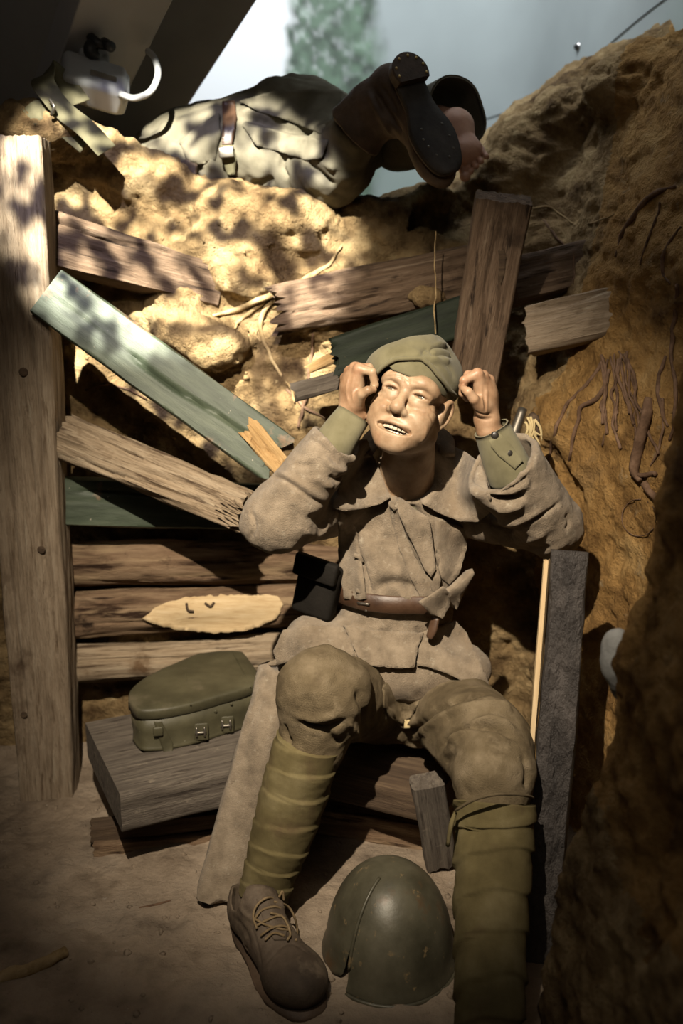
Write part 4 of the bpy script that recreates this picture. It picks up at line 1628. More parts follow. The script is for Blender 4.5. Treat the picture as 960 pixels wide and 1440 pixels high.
# open cuffs and collar
for a, b, r0, r1 in ((P(455, 645, 2.075), P(492, 594, 2.08), .046, .046), (P(730, 685, 2.06), P(690, 632, 2.02), .066, .076)):
    cs_.cone(a, b, r0, r1, 0.004, 'cut')
cs_.cone(P(566, 694, 2.18), P(562, 630, 2.14), 0.022, 0.062, 0.012, 'cut')
cs_.cone(NECK1 + np.array([0, 0, -0.03]), NECK0, 0.052, 0.066, 0.01, 'cut')
CV, CF2 = cs_.mesh()
del cs_
CV = relax(CV, CF2, 2)
CV = wrinkle(CV, CF2, 6.5, 0.0055, 3)
CV = wrinkle(CV, CF2, 15, 0.0042, 8, (1, 1, 0.5))
CV = wrinkle(CV, CF2, 36, 0.0014, 9)
CB = bvh_of(CV, CF2)
CV = sculpt(CV, CF2, [
    # left sleeve: seam and elbow folds
    ([(378, 671), (392, 672), (410, 682), (435, 700), (462, 714)], 2.6, -.0065), ([(380, 665), (395, 665), (415, 675), (440, 692), (462, 706)], 4, .005),
    ([(412, 652), (428, 655), (446, 652)], 5, -.005), ([(455, 640), (466, 655), (488, 664)], 5, .008), ([(462, 668), (474, 676), (486, 668)], 4, -.009),
    ([(440, 668), (456, 680), (470, 684)], 6, .006), ([(430, 722), (448, 735), (462, 740)], 7, -.006), ([(352, 718), (358, 740), (350, 760)], 4, -.006),
    ([(425, 745), (445, 752), (462, 742)], 6, .006), ([(430, 615), (452, 628), (480, 660)], 4, -.004), ([(405, 700), (425, 715), (445, 722)], 8, .004),
    ([(470, 630), (482, 648), (498, 662)], 4, -.005),
    # right sleeve: big folds under the cuff
    ([(680, 697), (702, 704), (724, 702), (742, 692)], 6, -.020), ([(672, 684), (690, 686), (712, 680), (738, 662)], 6, .010),
    ([(690, 690), (720, 686), (748, 668)], 5, -.010), ([(695, 716), (715, 716), (738, 708)], 7, .009), ([(690, 735), (715, 746), (740, 738), (770, 720), (792, 702)], 2.6, -.0065),
    ([(690, 727), (715, 737), (740, 729), (768, 711)], 5, .006), ([(735, 770), (755, 775), (775, 768)], 6, -.008), ([(720, 762), (745, 760), (770, 748)], 6, .005),
    ([(738, 655), (748, 668), (752, 690)], 6, -.006), ([(795, 722), (800, 735), (795, 748)], 4, -.005),
    # chest: placket folds
    ([(548, 700), (556, 730), (574, 770), (598, 812), (606, 850)], 4, -0.0160), ([(556, 696), (568, 722), (588, 760), (608, 800), (614, 845)], 6, 0.0192),
    ([(570, 706), (592, 726), (602, 760), (606, 790)], 5, -0.0192), ([(500, 745), (520, 775), (545, 800), (580, 812)], 16, 0.0128),
    ([(508, 780), (513, 805), (522, 835)], 2.6, -0.0160), ([(502, 778), (507, 803), (514, 838)], 5, 0.0064), ([(478, 730), (482, 770), (490, 830)], 4, -0.0112),
    ([(530, 832), (550, 818), (580, 824), (600, 838)], 7, -0.0128), ([(560, 835), (580, 842), (604, 848)], 5, 0.0096),
    ([(488, 748), (500, 740), (515, 745)], 6, -0.0064), ([(612, 780), (625, 772), (638, 764)], 4, -0.0080),
    # skirt below the belt
    ([(486, 882), (494, 896), (500, 915)], 3, -.008), ([(515, 885), (530, 892), (545, 890)], 5, -.005), ([(585, 878), (592, 900), (592, 925)], 4, -.008),
    ([(560, 885), (575, 905), (580, 930)], 5, .005), ([(605, 905), (630, 925), (655, 940)], 6, .004), ([(440, 880), (450, 900), (452, 925)], 7, -.005),
    ([(640, 880), (655, 910), (665, 940)], 6, -.006), ([(500, 925), (520, 935), (545, 938)], 5, .005)], CB)
CB = bvh_of(CV, CF2)
coat = obj('coat', CV, CF2, MATS['grey_wool'], man)


def coat_piece(name, poly, off, thick, parent=coat, m='grey_wool', step=5, smooth=10, shape=None, rag=0.5, bvh=None, seed=1):
    V, F = drape(bvh or CB, poly, off, thick, step, smooth, shape, rag, seed)
    return obj(name, V, F, MATS[m], parent)


# shawl collar, two halves, their free edges lifting
coat_piece('collar', [(500, 618), (516, 618), (524, 640), (534, 662), (545, 688), (549, 700), (536, 708), (512, 715), (484, 719), (466, 714), (474, 690), (486, 655)],
           0.016, 0.006, shape=lambda x, y: 0.020 * sstep(690, 716, y) + 0.010 * sstep(515, 545, x))
coat_piece('collar', [(612, 622), (632, 624), (655, 636), (674, 650), (682, 668), (690, 700), (688, 722), (672, 734), (646, 733), (618, 722), (593, 708), (590, 698), (598, 670), (606, 645)],
           0.016, 0.006, shape=lambda x, y: 0.022 * sstep(700, 735, y) + 0.008 * sstep(620, 590, x), seed=5)
# collar stand behind the neck
V, F = tube([P(512, 640, 2.20), P(532, 610, 2.30), P(575, 600, 2.34), P(618, 612, 2.30), P(630, 640, 2.24)], [0.018, .03, .034, .03, .018], 10, 30, flat=0.35)
obj('collar_stand', V, F, MATS['grey_wool'], coat)
# shirt in the open neck
V, F = ball(P(572, 700, 2.235), (0.060, 0.045, 0.06), 20, 12)
obj('shirt', V, F, MATS['khaki_cloth'], man)
# front edge with its folded-back facing
coat_piece('front_facing', [(556, 704), (566, 702), (584, 716), (603, 728), (606, 746), (610, 775), (613, 800), (606, 812), (596, 800), (585, 775), (570, 745), (560, 722)],
           0.012, 0.006, shape=lambda x, y: 0.016 * sstep(585, 606, x) * sstep(800, 740, y), seed=7)
coat_piece('torn_edge', [(543, 694), (552, 690), (560, 700), (562, 712), (553, 718), (545, 712)], 0.018, 0.008, rag=2.5, seed=9)
# hem of the jacket over the lap: left and right fronts
coat_piece('skirt_front', [(482, 878), (520, 886), (560, 888), (596, 889), (588, 910), (582, 938), (560, 940), (535, 938), (508, 934), (494, 905)], 0.010, 0.006,
           shape=lambda x, y: 0.012 * sstep(895, 938, y), rag=1.2, seed=11)
coat_piece('skirt_front', [(590, 890), (640, 872), (656, 890), (672, 925), (688, 962), (684, 976), (660, 962), (630, 948), (600, 938), (586, 936)], 0.010, 0.006,
           shape=lambda x, y: 0.016 * sstep(920, 970, y), rag=0.8, seed=13)
coat_piece('skirt_side', [(398, 886), (440, 878), (482, 882), (496, 905), (500, 925), (470, 930), (430, 925), (390, 935), (384, 915)], 0.006, 0.006, rag=0.8, seed=15)
# torn loose end of cloth rolled up at the belt
coat_piece('loose_cloth_end', [(600, 844), (612, 838), (632, 824), (655, 802), (664, 799), (667, 807), (652, 834), (642, 858), (632, 852), (622, 864), (606, 860)], 0.046, 0.007,
           shape=lambda x, y: 0.022 * sstep(606, 640, x) + 0.016 * np.cos((y - 0.9 * (640 - x) - 828) * 0.10), rag=0.5, seed=27)
coat_piece('loose_cloth_end', [(588, 846), (602, 838), (622, 824), (634, 836), (632, 852), (622, 870), (606, 864)], 0.070, 0.006,
           shape=lambda x, y: 0.012 * sstep(600, 625, x), rag=0.8, seed=17)
coat_piece('chest_panel', [(474, 716), (492, 724), (503, 752), (507, 780), (512, 812), (515, 842), (500, 845), (484, 842), (476, 800)], 0.005, 0.006, rag=.8, seed=19,
           shape=lambda x, y: 0.007 * np.abs(np.sin((x - 0.1 * y) * 0.16)) + 0.010 * sstep(500, 514, x))
coat_piece('chest_panel', [(610, 724), (632, 735), (654, 742), (656, 772), (646, 806), (632, 822), (618, 812), (614, 780)], 0.004, 0.006, rag=.6, seed=20,
           shape=lambda x, y: 0.006 * np.abs(np.sin((x + 0.3 * y) * 0.11)))
coat_piece('front_edge', [(546, 704), (556, 706), (562, 730), (574, 762), (588, 792), (604, 820), (612, 846), (600, 848), (588, 836), (574, 806), (560, 770), (551, 735)], 0.008, 0.006, rag=.8, seed=23,
           shape=lambda x, y: 0.012 * np.exp(-((x - 0.42 * (y - 705) - 556) / 7.0) ** 2))
for (px, py, dy) in ((503, 783, 0), (506, 832, 0)):
    h_ = hit(CB, px, py)
    V, F = tube([np.array(h_[0]) + np.array([-.008, -.006, .006]), np.array(h_[0]) + np.array([.004, -.010, .002]), np.array(h_[0]) + np.array([.010, -.006, -.012])], .0055, 8, 10, wob=.003)
    obj('thread_knot', V, F, MATS['grey_wool'], coat)

# the long tail of the coat hanging over the bench to the floor
tl = [(P(402, 935, 2.20), 0.060, 0.030), (P(388, 985, 2.13), 0.058, 0.032), (P(372, 1040, 2.09), 0.066, 0.030), (P(352, 1110, 2.06), 0.066, 0.028),
      (P(332, 1170, 2.03), 0.062, 0.028), (P(312, 1225, 1.99), 0.052, 0.030), (P(300, 1262, 1.955), 0.036, 0.026)]
V = []
cpath = smooth_path([np.r_[a, b, c] for a, b, c in tl], 70)
for i, row in enumerate(cpath):
    c, w, d = row[:3], row[3], row[4]
    t = i / 69
    for k in range(30):
        th = 2 * math.pi * k / 30
        pf = 1 + 0.15 * math.sin(3 * th + 2.5 * t) + 0.06 * math.sin(5 * th - 9 * t)
        V.append(c + np.array([math.cos(th) * w * pf, math.sin(th) * d * pf, 0.006 * math.sin(4 * th)]))
V = np.array(V)
F = grid_faces(70, 30) + [tuple(range(29, -1, -1)), tuple(range(69 * 30, 70 * 30))]
V = V + 0.0022 * np.stack([fbm(V * (1, 1, .35), 30, 3, s) for s in (1, 2, 3)], 1)
obj('coat_tail', V, F, MATS['grey_wool'], coat)


# ---- belt: a strip laid around the waist
def ring_strip(bvh, c, axis, width, thick, n=120, off=0.003, r0=0.6, smooth=4, arc=(0, 2 * math.pi)):
    a, u, v = frame_of(axis, (0, -1, 0))
    th = np.linspace(arc[0], arc[1], n, endpoint=arc[1] - arc[0] < 6.2)
    rad = []
    for t in th:
        d = math.cos(t) * v + math.sin(t) * u
        h = bvh.ray_cast(Vector(np.asarray(c) + d * r0), Vector(-d), r0)
        rad.append(r0 - h[3] if h[0] is not None else np.nan)
    rad = np.array(rad)
    med = np.nanmedian(rad)
    rad = np.where(np.isnan(rad) | (rad > med * 1.45), med, rad)
    for _ in range(smooth):
        rad = np.maximum(rad, 0.25 * np.roll(rad, 1) + 0.5 * rad + 0.25 * np.roll(rad, -1)) if _ % 2 else 0.25 * np.roll(rad, 1) + 0.5 * rad + 0.25 * np.roll(rad, -1)
    V = []
    for t, r in zip(th, rad):
        d = math.cos(t) * v + math.sin(t) * u
        for (rr, hh) in ((r + off, -.5), (r + off + thick, -.44), (r + off + thick * 1.1, 0), (r + off + thick, .44), (r + off, .5)):
            V.append(np.asarray(c) + d * rr + a * hh * width)
    return np.array(V), th, rad, (a, u, v)


bc = np.array([P(558, 862, 2.20)[0], 2.265, P(552, 861, 2.150)[2] + 0.008])
bax = norm(np.array([0.035, 0.10, 1.0]))
V, th_, rad_, fr_ = ring_strip(CB, bc, bax, 0.042, 0.0045, 160, 0.006)
F = [(i, (i + 5) % len(V), (i + 6) % len(V), i + 1) for k in range(160) for i in range(k * 5, k * 5 + 4)]
belt = obj('belt', V, F, MATS['belt_leather'], man)
BTB = bvh_of(V, np.array(F))


def belt_pt(px, py, off):
    h = hit(BTB, px, py)
    p = np.array(h[0]) if h[0] is not None else bc
    return p - norm(ray(px, py)) * off


# buckle frame, prong, keeper loop and holes
fr = [belt_pt(q[0], q[1], .004) for q in ((503, 848), (500, 870), (516, 872), (519, 850))]
V, F = tube([fr[1], fr[0]], .0034, 8, 6)
bk = obj('buckle', V, F, MATS['dull_steel'], belt)
for a, b in ((fr[0], fr[3]), (fr[1], fr[2])):
    V, F = tube([a, b], .0030, 8, 4)
    obj('buckle_bar', V, F, MATS['dull_steel'], bk)
V, F = tube([belt_pt(500, 857, .004), belt_pt(507, 858, .008), belt_pt(514, 859, .004)], .0026, 8, 8)
obj('prong', V, F, MATS['steel'], bk)
for q in ((525, 866), (545, 868), (566, 868)):
    V, F = disc_button(belt_pt(q[0], q[1], .0005), -norm(ray(*q)), .0032, .0012, 12)
    obj('belt_hole', V, F, MATS['brass'], belt)
V, F = box(belt_pt(587, 866, .003), (norm(np.array([1, .1, 0])), (0, 1, 0), bax), (.010, .004, .027))
bevel(obj('keeper', V, F, MATS['belt_leather'], belt), .003)
# dark cartridge pouch at his right hip and a frog at the other
V, F = box(P(447, 828, 2.215), (norm(np.array([1, -.35, -.25])), norm(np.array([.35, 1, 0])), (0.2, 0, 1)), (.050, .028, .062))
po = obj('pouch', V, F, MATS['black_leather'], belt)
bevel(po, .012, 3)
V, F = box(P(444, 800, 2.185), (norm(np.array([1, -.35, -.25])), norm(np.array([.35, 1, 0])), (0.2, 0, 1)), (.053, .012, .026))
bevel(obj('pouch_flap', V, F, MATS['black_leather'], po), .006, 2)
V, F = tube([P(612, 868, 2.14), P(608, 885, 2.135), P(603, 897, 2.135)], [.012, .013, .009], 10, 12, flat=.5)
obj('strap_end', V, F, MATS['belt_leather'], belt)


# ---- shirt cuffs
def cuff(name, a, b, ra, rb, m, th=0.004, n=14, mm=30, parent=man, fold=0.04, seed=0):
    a, b = np.asarray(a), np.asarray(b)
    x, y, z = frame_of(b - a, (0, -1, 0))
    V = []
    for lay in (0, 1):
        for i in range(n):
            t = i / (n - 1)
            for k in range(mm):
                q = 2 * math.pi * k / mm
                r = ra + (rb - ra) * t - lay * th
                r *= 1 + fold * math.sin(3 * q + 4 * t + seed) + fold * .5 * math.sin(5 * q - 3 * t + seed)
                V.append(a + (b - a) * t + r * (math.cos(q) * z + math.sin(q) * y))
    F = [tuple(f[::-1]) for f in grid_faces(n, mm)] + [tuple(i + n * mm for i in f) for f in grid_faces(n, mm)]
    for row in (0, n - 1):
        for k in range(mm):
            p, q = row * mm + k, row * mm + (k + 1) % mm
            F.append((p, q, q + n * mm, p + n * mm))
    return obj(name, np.array(V), F, MATS[m], parent), np.array(V)


cuff('shirt_cuff', P(462, 640, 2.08), P(497, 583, 2.10), .046, .037, 'khaki_cloth', seed=1)
rc, RV = cuff('shirt_cuff', P(722, 672, 2.06), P(690, 602, 2.05), .052, .038, 'khaki_cloth', seed=2)
rcb = bvh_of(RV, np.array(grid_faces(14, 30)))
for (px, py, r) in ((695.5, 612, .0082), (715, 637, .0082)):
    h_ = hit(rcb, px, py)
    p_ = np.array(h_[0]) if h_[0] is not None else P(px, py, 2.02)
    d_ = -norm(ray(px, py))
    V, F = disc_button(p_ - d_ * .001, d_, r, .005, 16)
    obj('button', V, F, MATS['horn_button'], rc)
V, F = drape(rcb, [(682, 604), (692, 600), (716, 622), (735, 648), (724, 660), (700, 640), (690, 628)], .004, .004, 4, 6)
obj('cuff_tab', V, F, MATS['khaki_cloth'], rc)

# ------------------------------------------------------------------ breeches
ts_ = SDF((-0.20, 1.55, 0.12), (0.46, 2.48, 0.66), 0.0045)
HPL, KNL = P(525, 985, 2.27), P(455, 978, 1.975)
HPR, KNR = P(620, 985, 2.27), P(692, 1082, 1.83)
ts_.ell(P(572, 985, 2.29), (0.165, 0.13, 0.10), 0)
ts_.cone(HPL, KNL, 0.100, 0.090, 0.05)
ts_.ell(P(450, 968, 1.965), (0.092, 0.085, 0.085), 0.04)
ts_.cone(KNL, P(432, 1070, 1.945), 0.094, 0.064, 0.03)
ts_.cone(HPR, KNR, 0.098, 0.080, 0.05)
ts_.cone(P(640, 990, 2.20), P(690, 1040, 1.92), 0.085, 0.085, 0.05)
ts_.cone(KNR, P(694, 1150, 1.765), 0.078, 0.068, 0.03)
TV, TF = ts_.mesh()
del ts_
TV = relax(TV, TF, 2)
TV = wrinkle(TV, TF, 7, 0.006, 13)
TV = wrinkle(TV, TF, 16, 0.0042, 18, (1, 0.6, 1))
TV = wrinkle(TV, TF, 34, 0.0016, 19)
TV = sculpt(TV, TF, [
    ([(400, 1018), (402, 1035), (410, 1048)], 5, -0.0120), ([(420, 1010), (440, 1022), (462, 1024), (490, 1012)], 6, -0.0105), ([(412, 1005), (440, 1012), (480, 1004)], 6, 0.0090),
    ([(455, 1025), (468, 1040), (482, 1046)], 6, -0.0105), ([(500, 970), (512, 1000), (510, 1030)], 7, -0.0105), ([(485, 1010), (500, 1030), (505, 1045)], 5, 0.0090),
    ([(545, 975), (555, 995), (570, 1005), (585, 995)], 5, -0.0150), ([(540, 990), (552, 1010), (572, 1020), (590, 1010)], 5, 0.0120), ([(552, 960), (560, 980), (572, 985)], 4, 0.0135),
    ([(570, 1040), (600, 1010), (640, 985), (690, 975)], 5, -0.0150), ([(575, 1050), (605, 1022), (645, 1000), (700, 992), (722, 1004)], 6, 0.0150),
    ([(615, 1060), (630, 1035), (660, 1022), (700, 1024), (725, 1040)], 5, -0.0180), ([(625, 1045), (650, 1028), (690, 1012), (730, 1030)], 6, 0.0135),
    ([(612, 1100), (622, 1075), (640, 1060)], 7, -0.0120), ([(735, 1060), (742, 1085), (738, 1110)], 6, -0.0090), ([(650, 1110), (665, 1118), (690, 1110)], 8, -0.0045),
    ([(545, 1060), (565, 1068), (585, 1062)], 5, -0.0090), ([(555, 1030), (575, 1045), (600, 1048)], 6, 0.0090)])
TB = bvh_of(TV, TF)
brch = obj('breeches', TV, TF, MATS['breeches_cloth'], man)
V, F = drape(TB, [(568, 1012), (576, 1012), (576, 1024), (568, 1024)], .003, .003, 3)
obj('fly_tag', V, F, MATS['straw'], brch)
V, F = drape(TB, [(537, 965), (552, 952), (572, 950), (588, 958), (590, 985), (580, 1005), (566, 1018), (548, 1010), (538, 990)], .006, .006, 4, 4,
             shape=lambda x, y: 0.008 * np.abs(np.sin((x - 0.35 * y) * 0.22)), rag=.8, seed=3)
obj('shirt_tail', V, F, MATS['breeches_cloth'], brch)


# ------------------------------------------------------------------ puttees: a long strip wound round each shin
def puttee(pts, rad, bands, slant, seed, amt=0.0072, down=False):
    n, m = 150, 44
    pth = smooth_path([np.r_[p, r] for p, r in zip(pts, rad)], n)
    T = np.gradient(pth[:, :3], axis=0)
    V = []
    for i in range(n):
        x, y, z = frame_of(T[i], (0, -1, 0))
        t = i / (n - 1)
        for k in range(m):
            q = 2 * math.pi * k / m
            u = t * bands + q / (2 * math.pi) + slant * math.cos(q) + 0.05 * math.sin(3 * q + seed + 2.3 * math.floor(t * bands))
            f = u - math.floor(u)
            saw = (1 - f) if f > 0.08 else f / 0.08
            if down:
                saw = f if f < 0.93 else (1 - f) / 0.07
            r = pth[i, 3] * (1 + 0.018 * math.sin(2 * q + seed + t * 7)) + amt * saw * (0.7 + .3 * math.sin(q * 2 + seed))
            V.append(pth[i, :3] + r * (math.cos(q) * z + math.sin(q) * y))
    V = np.array(V)
    V = V + 0.0018 * np.stack([fbm(V, 30, 3, seed + s) for s in (1, 2, 3)], 1)
    F = grid_faces(n, m) + [tuple(range(m - 1, -1, -1)), tuple(range((n - 1) * m, n * m))]
    return obj('puttee', V, F, MATS['puttee_cloth'], man)


ANL = P(369, 1262, 1.885)
puttee([P(433, 1042, 1.945), P(418, 1100, 1.935), P(397, 1170, 1.915), P(381, 1220, 1.90), ANL], [.0715, .0735, .066, .058, .055], 7.0, 0.10, 1)
ANR = P(688, 1480, 1.46)
puttee([P(696, 1128, 1.775), P(694, 1190, 1.735), P(690, 1290, 1.645), P(689, 1390, 1.54), ANR], [.077, .074, .069, .063, .056], 6.6, 0.12, 4, 0.0085, True)
V, F = tube([P(640, 1142, 1.72), P(634, 1160, 1.70), P(629, 1190, 1.70)], [.004, .005, .004], 6, 10, flat=.5)
obj('puttee_tape', V, F, MATS['puttee_cloth'], man)
V, F = tube([P(640, 1140, 1.71), P(668, 1124, 1.685), P(700, 1117, 1.685), P(735, 1118, 1.72), P(750, 1122, 1.76)], [.003, .0035, .0035, .0035, .003], 6, 24)
obj('puttee_tape', V, F, MATS['breeches_cloth'], man)


# ------------------------------------------------------------------ shoes
def shoe(heel, toe, ank, seed=0):
    """low ankle boot on the floor: heel and toe points on the ground, ankle centre above"""
    heel, toe = np.asarray(heel), np.asarray(toe)
    x = norm((toe - heel) * (1, 1, 0))
    z = np.array([0, 0, 1.0])
    y = np.cross(z, x)
    L = np.linalg.norm((toe - heel)[:2])

    def w(a, b, c):
        return heel + x * a * L + y * b + z * c
    A = np.array([x, y, z])
    s = SDF(np.minimum(heel, toe) - .12, np.maximum(heel, toe) + np.array([.12, .12, .24]), 0.0035)
    s.ell(w(.12, 0, .055), (.050, .046, .058), 0, A)
    s.ell(w(.40, 0, .052), (.085, .049, .050), .03, A)
    s.ell(w(.73, .002, .045), (.090, .060, .043), .03, A)
    s.ell(w(.80, .000, .044), (.066, .058, .042), .02, A)
    ax = np.asarray(ank)
    s.cone(w(.20, 0, .07), ax * .45 + w(.17, 0, .125) * .55, .044, .052, .03, flat_end=True)
    s.cone(w(.50, 0, .065), w(.27, 0, .105), .034, .040, .03)
    s.cone(w(.20, 0, .10), ax * .75 + w(.17, 0, .22) * .25, .046, .050, .004, 'cut')
    s.rbox(w(.5, 0, -.04), (x, y, z), (.3, .15, .052), .003, .0, 'cut')
    V, F = s.mesh()
    V = relax(V, F, 2)
    V = wrinkle(V, F, 20, .0018, seed)
    up = obj('shoe', V, F, MATS['shoe_leather'], man)
    # sole: an outline extruded, heel block
    t = np.linspace(0, 2 * math.pi, 48, endpoint=False)
    cx = 0.5 + 0.53 * np.cos(t)
    hw_ = 0.060 * np.abs(np.sin(t)) ** 0.75 * (0.80 + 0.28 * sstep(.3, .75, cx) - .10 * np.exp(-((cx - .42) / .16) ** 2))
    b = np.sign(np.sin(t)) * (hw_ + .004)
    V = [w(a, bb, c) for c in (0.001, .014) for a, bb in zip(cx, b)]
    F = grid_faces(2, 48) + [tuple(range(47, -1, -1)), tuple(range(48, 96))]
    obj('sole', np.array(V), F, MATS['boot_leather'], up)
    sb = bvh_of(*s.mesh())
    return up, w, bvh_of(np.array([v.co[:] for v in up.data.vertices]), np.array([p.vertices[:] for p in up.data.polygons]))


shoeL, wL, shB = shoe(PZ(340, 1296, 0.0), PZ(437, 1432, 0.0), ANL, 5)
V = np.array([v.co[:] for v in shoeL.data.vertices])
Fq = np.array([p.vertices[:] for p in shoeL.data.polygons])
V = sculpt(V, Fq, [([(368, 1362), (382, 1345), (400, 1328), (415, 1328), (438, 1345)], 2.2, -.003), ([(352, 1300), (362, 1330), (368, 1362)], 2.0, -.002),
                   ([(330, 1290), (345, 1310), (352, 1330)], 4, -.003), ([(335, 1275), (350, 1290), (366, 1296)], 3.5, .003), ([(345, 1330), (352, 1350), (358, 1372)], 5, -.003)], shB)
shoeL.data.vertices.foreach_set('co', V.astype(np.float32).ravel())
shoeL.data.update()
shB = bvh_of(V, Fq)


def sp(px, py, off=.004):
    h = hit(shB, px, py)
    return (np.array(h[0]) if h[0] is not None else P(px, py, 1.84)) - norm(ray(px, py)) * off


V, F = drape(shB, [(360, 1264), (385, 1258), (398, 1268), (404, 1300), (402, 1322), (385, 1322), (372, 1300)], .004, .005, 4, 4)
obj('tongue', V, F, MATS['shoe_leather'], shoeL)
laces = [[(358, 1292), (368, 1280), (385, 1275), (396, 1278)], [(360, 1302), (375, 1294), (392, 1288), (402, 1292)], [(366, 1316), (380, 1306), (396, 1302), (408, 1306)],
         [(358, 1292), (372, 1300), (392, 1306), (406, 1308)], [(372, 1322), (385, 1312), (400, 1316)], [(396, 1270), (378, 1262), (362, 1272), (356, 1288), (361, 1306)],
         [(386, 1268), (404, 1274), (414, 1290), (418, 1310), (416, 1322)], [(392, 1262), (397, 1254), (399, 1266)], [(380, 1284), (398, 1290), (408, 1312), (404, 1322)]]
for i, l in enumerate(laces):
    V, F = tube([sp(*q, .006 + .002 * (i % 3)) for q in l], .0026, 6, 18)
    obj('lace', V, F, MATS['lace_cord'], shoeL)
d2 = norm((ANR - P(694, 1190, 1.735)) * (1, 1, 0))
shoe(np.array([ANR[0], ANR[1] + .05, 0]), np.array([ANR[0] + .04, ANR[1] - .24, 0]), ANR, 9)
# ------------------------------------------------------------------ green tin box on the bench
BT = BZ
zt = BT + 0.115
out_px = [(180, 985), (182, 972), (196, 958), (222, 943), (252, 930), (285, 917), (312, 909), (328, 906), (335, 909), (352, 930), (364, 948), (366, 958),
          (345, 968), (315, 977), (280, 987), (245, 995), (215, 999), (192, 998)]
ol = np.array([PZ(a, b, zt) for a, b in out_px])[:, :2]
cen = ol.mean(0)
ol = np.array([q[:2] for q in smooth_path(np.c_[np.vstack([ol, ol[:1]]), np.zeros(len(ol) + 1)], 73)[:-1]])
bx = thing('tin_box', 'olive green half-round tin box with hinged lid and clasps standing on the bench', 'box', (cen[0], cen[1], BT))


def prism(rings):
    V, F = [], []
    n = len(ol)
    for sc, z in rings:
        for q in ol:
            p = cen + (q - cen) * sc
            V.append((p[0], p[1], z))
    F = grid_faces(len(rings), n)
    F.append(tuple(range(n - 1, -1, -1)))
    F.append(tuple(range((len(rings) - 1) * n, len(rings) * n)))
    return np.array(V), F


def dirty(V, a=.0012, s=20):
    return V + a * np.stack([fbm(V, s, 2, k) for k in (1, 2, 3)], 1)


V, F = prism([(0.95, BT), (0.975, BT + .004), (0.965, BT + .010), (0.955, BT + .013), (0.965, BT + .05), (0.975, BT + .09)])
obj('box_body', dirty(V), F, MATS['box_paint'], bx)
V, F = prism([(0.985, BT + .090), (1.0, BT + .092), (1.0, BT + .110), (0.992, BT + .1145), (0.97, BT + .117), (0.86, BT + .119), (0.5, BT + .122), (0.1, BT + .123)])
lid = obj('lid', dirty(V), F, MATS['box_paint'], bx)
BXB = bvh_of(*[np.concatenate([np.array(prism([(0.965, BT), (0.972, BT + .09)])[0])]), np.array(grid_faces(2, len(ol)))])


def bxp(px, py, off=.0):
    h = hit(BXB, px, py)
    p = np.array(h[0]) if h[0] is not None else P(px, py, 2.2)
    return p, -norm(ray(px, py) * (1, 1, 0))


for (px, py) in ((282, 1028), (318, 1018)):
    p, n = bxp(px, py)
    sx = norm(np.cross((0, 0, 1), n))
    V, F = box(p + n * .003, (sx, n, (0, 0, 1)), (.019, .003, .023))
    cl = bevel(obj('clasp', V, F, MATS['box_paint'], bx), .002)
    for dx in (-.010, .010):
        V, F = tube([p + n * .008 + sx * dx + np.array([0, 0, -.012]), p + n * .010 + sx * dx, p + n * .007 + sx * dx + np.array([0, 0, .014])], .0028, 8, 8)
        obj('clasp_wire', V, F, MATS['dull_steel'], cl)
    V, F = tube([p + n * .009 - sx * .014, p + n * .009 + sx * .014], .0036, 8, 4)
    obj('clasp_pin', V, F, MATS['dull_steel'], cl)
for (px, py) in ((303, 1000), (325, 990)):
    p, n = bxp(px, py)
    V, F = disc_button(p + n * .001, n, .004, .003, 10)
    obj('rivet', V, F, MATS['box_paint'], bx)
p, n = bxp(222, 1025)
V, F = drape(BXB, [(216, 1015), (226, 1012), (243, 1044), (243, 1068), (234, 1070), (226, 1046)], .002, .004, 4)
obj('strap', V, F, MATS['box_paint'], bx)
p, n = bxp(222, 1027)
V, F = box(p + n * .006, (norm(np.cross((0, 0, 1), n)), n, (0, 0, 1)), (.012, .004, .012))
bevel(obj('strap_lug', V, F, MATS['box_paint'], bx), .003)
# seams across the lid
for a, b in (((258, 929), (268, 991)), ((322, 908), (352, 966))):
    A_, B_ = PZ(*a, zt + .001), PZ(*b, zt + .001)
    mid = 0.5 * (A_ + B_) + np.array([0, 0, .006])
    V, F = tube([A_, mid, B_], .0016, 6, 14)
    obj('lid_seam', V, F, MATS['box_paint'], lid)

# ------------------------------------------------------------------ split steel helmet
hc = PZ(546, 1338, 0.0)
hel = thing('helmet', 'dull olive steel helmet with a torn split side lying on the floor between the feet', 'helmet', hc)
ha, hb_, hh = 0.139, 0.152, 0.205
SPL = math.radians(231)        # azimuth of the split seen from above (0 = viewer's right, 270 = towards the viewer)


